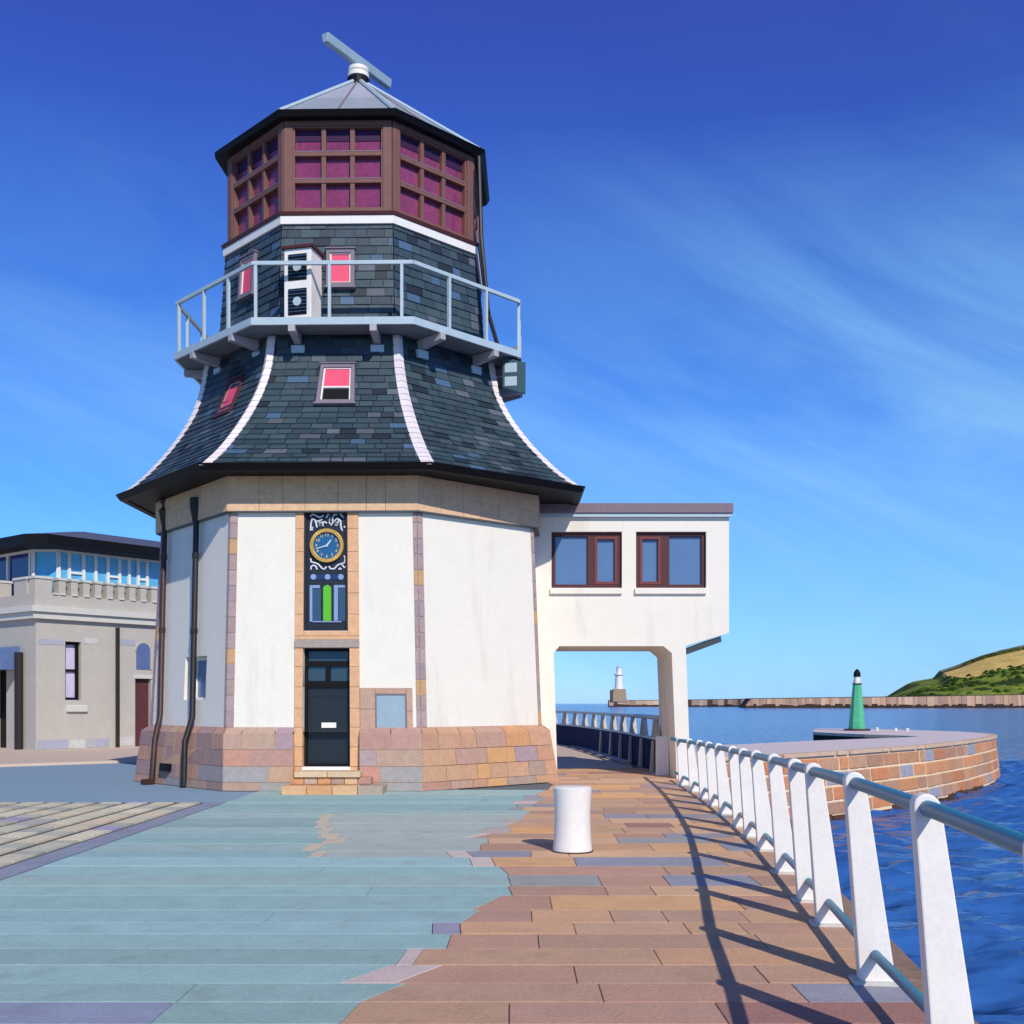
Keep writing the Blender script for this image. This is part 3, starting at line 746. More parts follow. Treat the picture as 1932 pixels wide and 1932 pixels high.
# ------------------------------------------------------------------ radar scanner
rs = empty('radar_scanner', (CX, CY, 15.40), 'grey bar radar scanner turning on white discs at the tower top', 'radar')
m = MB(); m.lathe(CX, CY, [(.19,15.405),(.235,15.43),(.235,15.52),(.19,15.54)], 24); m.lathe(CX, CY, [(.19,15.545),(.225,15.565),(.225,15.64),(.17,15.67)], 24)
m.build('turntable', M['white_metal'], rs, smooth=True)
m = MB(); m.lathe(CX, CY, [(.08,15.66),(.08,15.72)], 12); m.build('spindle', M['pale_metal'], rs)
a = V((-4.0,23.77,15.72)); b = V((-2.83,25.6,15.72)); t = (b-a).normalized(); nn = V((t.y,-t.x,0))
m = MB(); m.hexa([a-nn*.07, b-nn*.07, b+nn*.07, a+nn*.07], [a-nn*.10+V((0,0,.2)), b-nn*.10+V((0,0,.2)), b+nn*.10+V((0,0,.2)), a+nn*.10+V((0,0,.2))]); m.build('scanner_bar', M['metal'], rs, bevel=.025)
# ================================================================== OFFICE WING
yw = 23.6; yb = 26.0; k_ = yw/F
def wx(u): return (u-PX)*k_
def wz(v): return EYE+(HZ-v)*k_
wing = empty('office_wing', (2.4, 24.8, 0), 'white rendered first floor office wing on legs bridging the quayside path beside the tower', 'building')
WP = Patch((0,yw,0), (10,yw,0), (0,yw,10), (10,yw,10))
m = MB()
x0, x1 = .30, wx(1375.5); zt = wz(970); zb = wz(1219)
h1 = (wx(1040.5), wx(1173.5), wz(1109.5), wz(1003)); h2 = (wx(1200), wx(1332.5), wz(1109.5), wz(1003))
zs = wz(1194)                     # the underside of the projecting end starts rising here
sc10 = lambda h: (h[0]/10, h[1]/10, h[2]/10, h[3]/10)
wall_holes(WP, m, [sc10(h1), sc10(h2)], a0=x0/10, a1=x1/10, b0=zs/10, b1=zt/10, depth=.3)
xr = wx(1294); zr = wz(1223)
xp0, xp1 = wx(1267.5), wx(1294.5)
ch = .42*.0+.0
cl0, cl1 = wx(1044.6), wx(1055.5)  # left chamfer
cr0, cr1 = wx(1252), wx(1267.5)
zc0 = wz(1232)
def fr(pts): m.face([(x, yw, z) for x, z in pts])
def bk(pts): m.face([(x, yb, z) for x, z in pts][::-1])
for fn in (fr, bk):
    fn([(x0,zb),(xr,zb),(x1,zs),(x0,zs)])                                        # lower strip with sloping end
    fn([(x0,zc0),(cl0,zc0),(cl1,zb),(x0,zb)])                                    # left chamfer
    fn([(cr0,zb),(cr1,zc0),(xp1,zc0),(xr,zb)])                                   # right chamfer
    fn([(x0,0),(wx(1052),0),(cl0,zc0),(x0,zc0)])                                 # left pier
    fn([(wx(1277),0),(wx(1303),0),(xp1,zc0),(cr1,zc0)])                          # right pier
m.face([(x0,yb,zs),(x1,yb,zs),(x1,yb,zt),(x0,yb,zt)][::-1])
prof_ = [(wx(1052),0),(cl0,zc0),(cl1,zb),(cr0,zb),(cr1,zc0),(wx(1277),0)]
for (ax, az), (bx, bz) in zip(prof_, prof_[1:]): m.face([(ax,yw,az),(bx,yw,bz),(bx,yb,bz),(ax,yb,az)])
prof_ = [(wx(1303),0),(xp1,zc0),(xr,zb),(x1,zs),(x1,zt),(x0,zt)]
for (ax, az), (bx, bz) in zip(prof_, prof_[1:]): m.face([(ax,yw,az),(ax,yb,az),(bx,yb,bz),(bx,yw,bz)])
m.build('wall', M['render_white'], wing, fixn=True)
m = MB(); m.box(.2, wx(1381.5), yw-.14, yb+.1, zt+.003, wz(951)); m.build('roof', M['roof_grey'], wing, bevel=.015)
m = MB(); m.box(.3, wx(1379), yw-.10, yw-.003, zt-.07, zt); m.build('gutter', M['pale_metal'], wing)
for h, um, ocl in ((h1, (wx(1109), wx(1122)), 1), (h2, (wx(1248), wx(1264)), 0)):
    hx0, hx1, hz0, hz1 = h; f = MB(); w = .085
    P = Patch((hx0,yw,hz0), (hx1,yw,hz0), (hx0,yw,hz1), (hx1,yw,hz1))
    P.ring(f, .001, .999, .001, .999, w/P.W, w/P.H, -.2, -.09)
    f.box(um[0], um[1], yw+.095, yw+.2, hz0+w, hz1-w)
    o = f.build('window', M['brown_dark'], wing, bevel=.006)
    s = MB(); 
    if ocl: Q = Patch((um[1],yw,hz0+w), (hx1-w,yw,hz0+w), (um[1],yw,hz1-w), (hx1-w,yw,hz1-w))
    else: Q = Patch((hx0+w,yw,hz0+w), (um[0],yw,hz0+w), (hx0+w,yw,hz1-w), (um[0],yw,hz1-w))
    Q.ring(s, .002, .998, .002, .998, .06/Q.W, .06/Q.H, -.2, -.08); s.build('sash', mat('red_brown_sash', C(112,54,50), .5, .35) if ocl else bpy.data.materials['red_brown_sash'], o)
    p = MB(); p.box(hx0+.03, hx1-.03, yw+.16, yw+.19, hz0+.03, hz1-.03); p.build('pane', M['glass'], o)
    s = MB(); s.box(hx0-.03, hx1+.0, yw-.07, yw+.1, hz0-.13, hz0-.002); s.build('sill', M['render_white'], o, bevel=.01)
m = MB(); p0, p1 = V((xr+.02,yw+.06,zr-.006)), V((lerp(xr,x1,.82),yw+.06,lerp(zr,zs,.82)-.006)); dn = V((.02,0,-.12))
m.hexa([p0+dn, p1+dn, p1+dn+V((0,2.2,0)), p0+dn+V((0,2.2,0))], [p0, p1, p1+V((0,2.2,0)), p0+V((0,2.2,0))]); m.build('underside_shade', mat('dark_grey_shade', C(70,78,82), .7, .2), wing)  # shade of the receding underside put in as a dark slab
# ================================================================== STONE BUILDING ON THE LEFT
A0 = V((-15.7, 36.7, .06)); e1_ = V((.626, .78, 0)).normalized(); e2_ = V((-.78, .626, 0)).normalized(); Zz = V((0,0,1))
sb = empty('stone_building', A0, 'pale stone harbour building with battlements and a blue glazed upper storey', 'building')
def bp(P0, P1, z0, z1): return Patch(P0+Zz*(z0-P0.z), P1+Zz*(z0-P1.z), P0+Zz*(z1-P0.z), P1+Zz*(z1-P1.z))
B0 = A0+e1_*12; D0 = A0+e2_*10
RF, LF = bp(A0, B0, 0.0, 4.4), bp(D0, A0, 0.0, 4.4)
m = MB()
hw = uvrect(RF, 123, 153, 1210, 1321); hd = uvrect(RF, 255, 285, 1280, 1412); hf_ = uvrect(RF, 257, 283, 1213, 1264)
wall_holes(RF, m, [hw, (hd[0], hd[1], 0, hd[3])], depth=.3)
hl = (LF.inv(-16, 1300)[0], LF.inv(12, 1300)[0], 0, LF.inv(0, 1237)[1])
wall_holes(LF, m, [hl], depth=.5)
m.build('wall', M['tan'], sb, fixn=False)
# faintly different blocks in the wall
for P, us in ((RF, [(70,96,1397,1413),(97,129,1396,1412),(162,178,1395,1410),(180,206,1394,1409),(222,252,1391,1406),(72,120,1205,1217),(160,185,1203,1215),(218,255,1205,1218),(131,160,1396,1411)]), ):
    for u0, u1, v0, v1 in us: m = MB(); P.ubox(m, u0, u1, v0, v1, -.05, .012, random.choice([C(172,174,182), C(198,196,190), C(166,168,182)])); m.build('facing_block', M['stone'], sb)
f = MB(); RF.ring(f, hw[0]+.0005, hw[1]-.0005, hw[2]+.001, hw[3]-.001, .008, .02, -.3, -.15); RF.box(f, hw[0]+.008, hw[1]-.008, lerp(hw[2],hw[3],.49), lerp(hw[2],hw[3],.53), -.29, -.16); o = f.build('window', M['black'], sb)
p = MB(); RF.box(p, hw[0]+.004, hw[1]-.004, hw[2]+.01, hw[3]-.01, -.28, -.24); p.build('pane', mat('pale_curtain_glass', C(206,196,224), .2, .4), o)
s = MB(); RF.ubox(s, 124, 163, 1330, 1343, -.1, .1); s.build('sill', M['tan_light'], o, bevel=.02)
f = MB(); RF.box(f, hd[0]+.001, hd[1]-.001, 0.005, hd[3]-.001, -.3, -.15); o = f.build('door', mat('maroon_door', C(92,50,52), .6, .3), sb)
f = MB(); RF.box(f, hd[0]-.005, hd[1]+.005, hd[3], hd[3]+.03, -.1, .03); f.build('lintel', M['tan_light'], sb)
am_ = (hf_[0]+hf_[1])/2; ar = (hf_[1]-hf_[0])/2; at_ = hf_[3]-ar*RF.W/RF.H
def arch_poly(k_, n): return [RF.p(am_-ar*k_, hf_[2], n), RF.p(am_+ar*k_, hf_[2], n)]+[RF.p(am_+ar*k_*math.cos(math.pi*i/14), at_+ar*k_*math.sin(math.pi*i/14)*RF.W/RF.H, n) for i in range(15)]
p = MB(); p.prism(arch_poly(1.0, .012), RF.n*-.06); fl_ = p.build('fanlight', mat('slate_blue_glass', C(92,108,150), .2, .4), sb)
p = MB(); A_, B_ = arch_poly(1.22, .03)[1:], arch_poly(1.0, .03)[1:]
for i in range(len(A_)-1): p.hexa([A_[i]-RF.n*.06, A_[i+1]-RF.n*.06, B_[i+1]-RF.n*.06, B_[i]-RF.n*.06], [A_[i], A_[i+1], B_[i+1], B_[i]])
p.build('arch_moulding', M['tan'], fl_)
f = MB(); a_ = RF.inv(219, 1300)[0]; f.tube([RF.p(a_, .965, .1), RF.p(a_, .01, .1)], .075, 10); f.build('downpipe', M['dark_iron2'], sb)
f = MB(); a_ = LF.inv(43, 1300)[0]; f.tube([LF.p(a_, .75, .14), LF.p(a_, .01, .14)], .14, 10); f.build('downpipe', M['dark_iron2'], sb)
f = MB(); LF.box(f, hl[0]+.002, hl[1]-.002, .01, hl[3]-.005, -.5, -.3); f.build('doorway', M['black'], sb)
f = MB(); q0 = LF.inv(38, 1225)[0]; f.prism([LF.p(q0, .62, .02), LF.p(q0, .80, .02), LF.p(q0, .62, 1.3)], (LF.p(q0-.45,0)-LF.p(q0,0))); f.build('canopy', mat('blue_grey_canopy', C(92,116,160), .6, .3), sb)
# cornice, parapet with battlements
def strip(mb, z0, z1, out, c=None, a=12.0, b=10.0, inw=.4):
    P = A0+V((0,0,z0-A0.z)); cor_o = P+(-(e1_)*1+-(e2_)*1)*out    # outer corner grows on both faces
    nR = RF.n; nL = LF.n
    co = P+nR*out+nL*out; ci = P-nR*inw-nL*inw
    Ro, Ri = P+e1_*a+nR*out, P+e1_*a-nR*inw; Lo, Li = P+e2_*b+nL*out, P+e2_*b-nL*inw
    h = V((0,0,z1-z0))
    mb.hexa([co, Ro, Ri, ci], [co+h, Ro+h, Ri+h, ci+h], c); mb.hexa([Lo, co, ci, Li], [Lo+h, co+h, ci+h, Li+h], c)
m = MB(); strip(m, 4.40, 4.62, .16); strip(m, 4.622, 4.82, .26); m.build('cornice', M['tan_light'], sb)
m = MB(); strip(m, 4.82, 5.22, .10); m.build('parapet', M['tan'], sb)
mc = MB(); mw = MB()
def merlon(P, d, nrm, l0, l1):
    b = P+V((0,0,5.22-P.z)); w0, w1 = b+d*l0, b+d*l1; o = nrm*.10; i = nrm*-.3; h = V((0,0,.50))
    mw.hexa([w0+o, w1+o, w1+i, w0+i], [w0+o+h, w1+o+h, w1+i+h, w0+i+h])
    o = nrm*.14; i = nrm*-.34; z = h+V((0,0,.002)); h2_ = h+V((0,0,.08)); e = d*.03
    mc.hexa([w0-e+o+z, w1+e+o+z, w1+e+i+z, w0-e+i+z], [w0-e+o+h2_, w1+e+o+h2_, w1+e+i+h2_, w0-e+i+h2_])
merlon(A0, e1_, RF.n, -.08, .5)
x = .75
while x < 11: merlon(A0, e1_, RF.n, x, x+.24); x += .44
merlon(A0, e2_, LF.n, .42, 1.25); merlon(A0, e2_, LF.n, 2.2, 3.9); merlon(A0, e2_, LF.n, 4.8, 6.5)
m_ = MB(); 
x = .5
while x < 11: 
    b = A0+V((0,0,5.225-A0.z))+e1_*(x+.03)+RF.n*.15; n2_ = RF.n*-.3; l = e1_*.19
    m_.hexa([b, b+l, b+l+n2_, b+n2_], [b+V((0,0,.05)), b+l+V((0,0,.05)), b+l+n2_+V((0,0,.09)), b+n2_+V((0,0,.09))]); x += .25 if x < .6 else .44
mw.build('battlement', M['tan'], sb); mc.build('battlement_cap', M['tan_light'], sb); m_.build('crenel_sill', M['tan_light'], sb)
# glazed storey set back behind the parapet, with a canted corner
gA = A0-RF.n*.55-LF.n*.55
g1, g0 = gA+e1_*.55, gA+e2_*.65
gR, gL = bp(g1, g1+e1_*11, 5.1, 6.84), bp(g0+e2_*9, g0, 5.1, 6.84); gC = bp(g0, g1, 5.1, 6.84)
ty = lambda P, v: P.inv(200, v)[1]
for P, mt, us in ((gR, M['glass_blue'], [131,158,181,204,226,244,261,278]), (gL, M['glass_navy'], [14,56]), (gC, M['glass_blue'], [])):
    p = MB(); P.box(p, 0, 1, 0, 1, -.12, -.06); o = p.build('glazing', mt, sb)
    f = MB(); P.box(f, 0, 1, .955, 1.0, -.12, .03); P.box(f, 0, 1, 0, .05, -.12, .03)
    P.box(f, 0, .06/P.W, .05, .955, -.12, .035); P.box(f, 1-.06/P.W, 1, .05, .955, -.12, .035)
    aa = [P.inv(u, 1070)[0] for u in us]
    for i, a_ in enumerate(aa): P.box(f, a_-.05/P.W, a_+.05/P.W, .05, .955, -.06, .02)
    if P is gR:
        for i in (0, 3, 6): P.box(f, aa[i]+.05/P.W, aa[i+1]-.05/P.W, .55, .59, -.06, .01)
        x = aa[-1]+.1
        while x < .98: P.box(f, x-.05/P.W, x+.05/P.W, .05, .955, -.06, .02); x += .09
    f.build('mullion', M['white_metal'], o)
m = MB()
def roofpt(o_, z): return V((o_.x, o_.y, z))
rc = gA+RF.n*.75+LF.n*.75
ra, rb = rc+e1_*13, rc+e2_*10
rr0, rr1, rr2 = rc+e1_*.5, rc+e2_*.6, None
bp_ = [rr1, rr0, rc+e1_*13, rc+e1_*13-RF.n*9, rc+e2_*10-RF.n*0-LF.n*6, rc+e2_*10]
m.prism([roofpt(q_, 6.845) for q_ in (rr1, rr0, rc+e1_*13, rc+e1_*13+e2_*9, rc+e2_*10)], (0,0,.36)); m.build('roof', M['black'], sb)
m = MB(); top_ = rc+e1_*6+e2_*5; ring_ = [rr1, rr0, rc+e1_*13, rc+e1_*13+e2_*9, rc+e2_*10]
for i in range(5): 
    a_, b_ = ring_[i], ring_[(i+1) % 5]; m.face([roofpt(a_, 7.21), roofpt(b_, 7.21), roofpt(b_.lerp(top_, .5), 7.85), roofpt(a_.lerp(top_, .5), 7.85)])
m.face([roofpt(q_.lerp(top_, .5), 7.85) for q_ in ring_]); m.build('roof_slope', mat('dark_grey_felt', C(84,90,112), .8, .2), sb)
# ================================================================== QUAY RAILING
RP = [(3.35,1.74),(4.85,1.93),(6.38,2.09),(8.04,2.30),(9.0,2.41),(10.5,2.59),(12.1,2.77),(13.3,2.875),(14.4,2.965),(16.0,3.08),(17.3,3.165),(18.6,3.24),(20.1,3.31),(21.7,3.355)]
RH = [(4,1.2),(6.38,1.2),(8,1.165),(10.5,1.12),(13.3,1.06),(16,1.02),(20,.96),(22,.93)]
qr = empty('quay_railing', (2.6, 11, 0), 'white tapered post railing with teal handrail along the quay edge', 'railing')
def rX(y): return interp([(-1,1.18),(1.85,1.55)]+RP+[(23.4,3.41)], y)
for y, x in RP:
    h = interp(RH, y); m = MB()
    tx = (rX(y+.5)-rX(y-.5)); t = V((tx, 1, 0)).normalized(); s_ = V((t.y, -t.x, 0))
    wb, wt, db, dt = .10, .058, .055, .045
    base = V((x, y, 0)); nseg = 10
    poly = [(-wb, 0), (wb, 0), (wt, h-.05)]+[(wt*math.cos(math.pi*i/nseg), h-.05+wt*math.sin(math.pi*i/nseg)) for i in range(1, nseg)]+[(-wt, h-.05)]
    def dep(z): return lerp(db, dt, z/h)
    LN = lambda z: s_*(-.13*z/1.2)
    vs = [base+LN(z)+s_*a+t*-dep(z)+Zz*z for a, z in poly]+[base+LN(z)+s_*a+t*dep(z)+Zz*z for a, z in poly]; n = len(poly)
    m.mesh(vs, [tuple(range(n))[::-1], tuple(range(n, 2*n))]+[(i, (i+1) % n, n+(i+1) % n, n+i) for i in range(n)])
    po = m.build('railing_post', M['white_metal'], qr, bevel=.008)
    f = MB(); f.hexa([base-s_*.14-t*.09+Zz*.0, base+s_*.14-t*.09, base+s_*.14+t*.09, base-s_*.14+t*.09], [base-s_*.14-t*.09+Zz*.022, base+s_*.14-t*.09+Zz*.022, base+s_*.14+t*.09+Zz*.022, base-s_*.14+t*.09+Zz*.022]); f.build('base_plate', M['tan_light'], po)
ys = [-1+.3*i for i in range(82) if -1+.3*i < 23.3]
m = MB(); m.tube([V((rX(y)-.125*interp(RH, y)/1.2, y, interp(RH, y)-.055)) for y in ys], .036, 14); m.build('handrail', M['rail'], qr, smooth=True)
m = MB(); m.tube([V((rX(y)-.018, y, .17)) for y in ys], .029, 12); m.build('lower_rail', M['rail'], qr, smooth=True)
# ================================================================== SEAWARD PARAPET RAILING (behind the arch)
FP = [(25.9,3.38),(28,3.32),(30.5,3.24),(33,3.12),(35,2.97),(38,2.73),(40.5,2.46),(43,2.1),(45,1.72),(47,1.2),(49,.55),(51,-.4)]
fx = lambda y: interp(FP, y)
fr_ = empty('seaward_parapet', (2.9, 36, 0), 'dark blue curved parapet with small triangular posts and pale rail seen through the arch', 'railing')
m = MB(); yy = [25.9+.6*i for i in range(42)]
for y0, y1 in zip(yy, yy[1:]):
    a, b = V((fx(y0), y0, 0)), V((fx(y1), y1, 0)); t = (b-a).normalized(); n_ = V((-t.y, t.x, 0))*.05
    m.hexa([a-n_, b-n_, b+n_, a+n_], [a-n_+Zz*.74, b-n_+Zz*.74, b+n_+Zz*.74, a+n_+Zz*.74])
m.build('panel', mat('navy_plate', C(20,28,72), .8, .1, var=.2, nscale=.9), fr_)
m = MB(); m.tube([V((fx(y), y, 1.27)) for y in yy], .055, 10); m.build('rail', M['pale_metal'], fr_, smooth=True)
m = MB(); m.tube([V((fx(y)-.02, y, .77)) for y in yy], .04, 8); m.build('panel_capping', M['pale_metal'], fr_, smooth=True)
y = 26.1
while y < 50:
    m = MB(); a = V((fx(y), y, .79)); t = V((fx(y+.3)-fx(y-.3), .6, 0)).normalized(); n_ = V((-t.y, t.x, 0))
    m.prism([a-t*.42+n_*.05, a+t*.42+n_*.05, a+t*.1+n_*.05+Zz*.46, a-t*.1+n_*.05+Zz*.46], n_*-.1); m.build('rail_post', M['tan'], fr_)
    if y < 36:
        m = MB(); b = V((fx(y), y, .0))+n_*.055; m.hexa([b-t*.12, b+t*.12, b+t*.12+n_*.08, b-t*.12+n_*.08], [b-t*.10+Zz*.72, b+t*.10+Zz*.72, b+t*.10+n_*.04+Zz*.72, b-t*.10+n_*.04+Zz*.72]); m.build('buttress', M['tan'], fr_)
    y += 1.9
m = MB(); m.hexa([(px(1238,24.6),24.6,0),(px(1262,24.6),24.6,0),(px(1262,24.6),24.7,0),(px(1238,24.6),24.7,0)], [(px(1238,24.6),24.6,.87),(px(1262,24.6),24.6,.87),(px(1262,24.6),24.7,.87),(px(1238,24.6),24.7,.87)]); m.build('end_panel', M['white_metal'], fr_, bevel=.01)
# ================================================================== BOLLARD
bo = gnd(1080, 1606); br_ = .2
bl_ = empty('bollard', (bo.x, bo.y, 0), 'white waisted mooring bollard standing on the sandstone paving', 'bollard')
m = MB(); m.lathe(bo.x, bo.y, [(.20,0),(.213,.01),(.21,.05),(.20,.16),(.193,.32),(.194,.46),(.20,.58),(.206,.655),(.207,.685),(.19,.70),(.1,.705)], 32); m.build('post', M['white_metal'], bl_, smooth=True)
m = MB(); m.lathe(bo.x, bo.y, [(.225,.0),(.225,.012)], 32); m.build('base_ring', M['dark_iron2'], bl_)
# ================================================================== PIER + BEACON
WZ = -2.15
front = [V((2.9,29.6,0)), gnd(1300,1432), gnd(1380,1429), gnd(1470,1425.6), gnd(1596,1418), gnd(1740,1407.6), gnd(1820,1399), gnd(1862,1392.5)]
tip = [gnd(1873,1390), gnd(1876,1388), gnd(1870,1386), gnd(1850,1383.6)]
back = [gnd(1800,1380.8), gnd(1700,1377.7), gnd(1600,1375.7), gnd(1550,1375.2), gnd(1537,1376), gnd(1534,1378.5), gnd(1535,1382)]
inner = [gnd(1580,1384.4), gnd(1632,1386.6), gnd(1700,1389), gnd(1735,1390.6), gnd(1700,1392.6), gnd(1632,1395), gnd(1535,1398.6), gnd(1395,1405.8), gnd(1300,1408.5), V((2.2,41.5,0))]
pier = empty('stone_pier', (12, 40, 0), 'hook shaped brown stone pier in the harbour carrying the green beacon', 'pier')
po = front+tip+back+inner
m = MB()
bm = bmesh.new(); vv = [bm.verts.new(p+V((0,0,.03))) for p in po]; fc = bm.faces.new(vv); bmesh.ops.triangulate(bm, faces=[fc])
for f in bm.faces: m.face([v.co.copy() for v in f.verts], C(216,202,200))
bm.free()
m.build('deck', M['rock'], pier)
m = MB()
for a, b in zip(po, po[1:]): m.face([a+V((0,0,.03)), b+V((0,0,.03)), b+V((0,0,-5)), a+V((0,0,-5))], C(226,190,150))
m.build('core_wall', mat('pale_mortar', C(234,208,172), .9, .1, var=.15, nscale=3), pier)
# face blocks along the outer wall
m = MB(); wet = MB(); mor = MB(); path = front+tip
segs = []; L = 0
for a, b in zip(path, path[1:]): segs.append((L, a, b)); L += (b-a).length
def pp(s):
    for l0, a, b in reversed(segs):
        if s >= l0: t = (s-l0)/(b-a).length; return a.lerp(b, min(t, 1)), (b-a).normalized()
    return segs[0][1], (segs[0][2]-segs[0][1]).normalized()
cs = [.0, -.13, -.60, -1.08, -1.56, -2.02]
PB = [C(190,140,104),C(198,132,92),C(184,144,114),C(206,146,104),C(176,136,112),C(194,150,118)]
for j in range(len(cs)-1):
    s = random.uniform(0, .5)
    while s < L-.2:
        w = random.uniform(.9, 2.2)*(1.8 if j == 0 else 1); s1 = min([s+w, L]+[l_ for l_, _, _ in segs if s+.05 < l_ < s+w])
        a, ta = pp(s+.05); b, tb = pp(max(s1-.05, s+.06))
        n = V((ta.y, -ta.x, 0)); n2 = V((tb.y, -tb.x, 0)); o = random.uniform(.06, .09)
        c = jit(random.choice(PB), .08) if random.random() > .06 else C(160,158,166)
        if j == 0: c = jit(C(206,178,150), .05); o = .14
        zt_, zb_ = cs[j]+(.04 if j == 0 else -.04), cs[j+1]+.04
        batter = lambda z: -z*.10
        m.hexa([a-n*.2+Zz*zb_, b-n2*.2+Zz*zb_, b+n2*(o+batter(zb_))+Zz*zb_, a+n*(o+batter(zb_))+Zz*zb_],
               [a-n*.2+Zz*zt_, b-n2*.2+Zz*zt_, b+n2*(o+batter(zt_))+Zz*zt_, a+n*(o+batter(zt_))+Zz*zt_], c); s = s1
m.build('facing_block', M['rock'], pier, bevel=.015)
s = 0
while s < L-.01:
    s1 = min([s+.5, L]+[l_ for l_, _, _ in segs if s+.01 < l_ < s+.5]); a, ta = pp(s+.001); b, tb = pp(s1-.001); n = V((ta.y,-ta.x,0)); n2 = V((tb.y,-tb.x,0))
    mor.hexa([a-n*.2+Zz*-2.1, b-n2*.2+Zz*-2.1, b+n2*(.045+.21)+Zz*-2.1, a+n*(.045+.21)+Zz*-2.1], [a-n*.2+Zz*-.09, b-n2*.2+Zz*-.09, b+n2*.05+Zz*-.09, a+n*.05+Zz*-.09]); s = s1
mor.build('mortar', bpy.data.materials['pale_mortar'], pier)
s = 0
while s < L-.3:
    s1 = min(s+random.uniform(.5, 2.4), L); a, ta = pp(s); b, tb = pp(s1); n = V((ta.y,-ta.x,0)); h = random.uniform(-2.10,-1.90)
    wet.hexa([a-n*.2+Zz*-5, b-n*.2+Zz*-5, b+n*.65+Zz*-5, a+n*.65+Zz*-5], [a-n*.2+Zz*h, b-n*.2+Zz*h, b+n*(.25+random.uniform(0,.08))+Zz*h, a+n*(.25+random.uniform(0,.08))+Zz*h], jit(C(84,62,50), .2)); s = s1
wet.build('wet_footing', M['rock'], pier)
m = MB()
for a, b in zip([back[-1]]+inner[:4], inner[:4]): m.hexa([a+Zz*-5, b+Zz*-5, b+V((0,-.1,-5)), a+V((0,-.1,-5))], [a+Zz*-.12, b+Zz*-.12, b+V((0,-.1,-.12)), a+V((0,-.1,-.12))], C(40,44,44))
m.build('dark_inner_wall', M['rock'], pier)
bc = gnd(1617, 1379.5); bx_, by_ = bc.x, bc.y; ks = by_/F
be = empty('green_beacon', (bx_, by_, 0), 'green tapering harbour light with white lantern and black cap on the pier end', 'beacon')
zz = lambda v: EYE+(HZ-v)*ks
m = MB(); m.lathe(bx_, by_, [(.50,.1),(.49,.25),(.36,zz(1330)),(.24,zz(1291))], 8); m.build('tower', M['beacon'], be)
m = MB(); m.lathe(bx_, by_, [(.75,.03),(.75,.12),(.6,.14)], 16); m.build('base', M['brown_dark'], be)
m = MB(); m.lathe(bx_, by_, [(.30,zz(1291)+.003),(.30,zz(1291)+.05)], 12); m.build('gallery', M['black'], be)
m = MB(); m.lathe(bx_, by_, [(.17,zz(1291)+.05),(.17,zz(1277))], 12); m.build('lantern', M['white_metal'], be)
m = MB(); m.lathe(bx_, by_, [(.20,zz(1277)+.003),(.20,zz(1270)),(.12,zz(1265)),(.03,zz(1262))], 12); m.build('cap', M['black'], be)
m = MB()
for i in range(6):
    w = i*math.pi/3; m.tube([(bx_+.27*math.cos(w), by_+.27*math.sin(w), zz(1291)+.05), (bx_+.27*math.cos(w), by_+.27*math.sin(w), zz(1283))], .018, 6)
m.build('rail', M['white_metal'], be)
for u in (1655, 1690, 1712):
    p = gnd(u, 1379+ (u-1655)*.02); b_ = empty('mooring_post', p, 'small white mooring post on the pier top near the green beacon', 'mooring post', 'white mooring posts on the pier top')
    m = MB(); m.lathe(p.x, p.y, [(.10,.03),(.10,.06),(.07,.07),(.07,.13),(.10,.15),(.10,.18),(.05,.2)], 10); m.build('post', M['white_metal'], b_)
# ================================================================== BREAKWATERS, LIGHTHOUSE, HILLS
def rock_wall(name, label, pts, w, h_dark, cols_, step):
    r = empty(name, (pts[0][0], pts[0][1], WZ), label, 'breakwater')
    m = MB(); d = MB(); cp2 = MB()
    for (x0, y0, z0), (x1, y1, z1) in zip(pts, pts[1:]):
        a, b = V((x0,y0,0)), V((x1,y1,0)); Ln = (b-a).length; t = (b-a).normalized(); n = V((t.y,-t.x,0)); s = 0
        if n.y > 0: n = -n
        while s < Ln:
            s1 = min(Ln, s+step*random.uniform(.6, 1.5)); za, zb_ = lerp(z0,z1,s/Ln), lerp(z0,z1,s1/Ln)
            p, q_ = a+t*s, a+t*s1; o = n*random.uniform(.2, 1.2)
            m.hexa([p-n*w+Zz*-6, q_-n*w+Zz*-6, q_+n*2.5+Zz*-6, p+n*2.5+Zz*-6], [p-n*w+Zz*(za-.6), q_-n*w+Zz*(zb_-.6), q_+o+Zz*(zb_-.6), p+o+Zz*(za-.6)], jit(random.choice(cols_), .07))
            hd = WZ+h_dark*random.uniform(.6, 1.4)
            d.hexa([p+Zz*-6, q_+Zz*-6, q_+n*4+Zz*-6, p+n*4+Zz*-6], [p+Zz*hd, q_+Zz*hd, q_+n*2.4+Zz*hd, p+n*2.4+Zz*hd], jit(C(62,50,44), .2))
            cp2.hexa([p-n*w+Zz*(za-.6), q_-n*w+Zz*(zb_-.6), q_+n*.3+Zz*(zb_-.6), p+n*.3+Zz*(za-.6)], [p-n*w+Zz*za, q_-n*w+Zz*zb_, q_+n*.3+Zz*zb_, p+n*.3+Zz*za], jit(C(70,62,58), .15)); s = s1
    m.build('rubble_face', M['rock'], r); d.build('wet_base', M['rock'], r); cp2.build('capping', M['rock'], r)
dA, dB = 1250.0, 900.0
def far(u, v, d): p = at(u, v, d); return (p.x, p.y, p.z)
rock_wall('breakwater', 'long low rubble breakwater on the horizon with the lighthouse at its end', [far(1149,1321,dA), far(1250,1320.5,dA), far(1425,1318,dA-60)], 14, 2.0, [C(186,160,136),C(170,146,126),C(150,126,108),C(200,178,156),C(90,76,66)], 5)
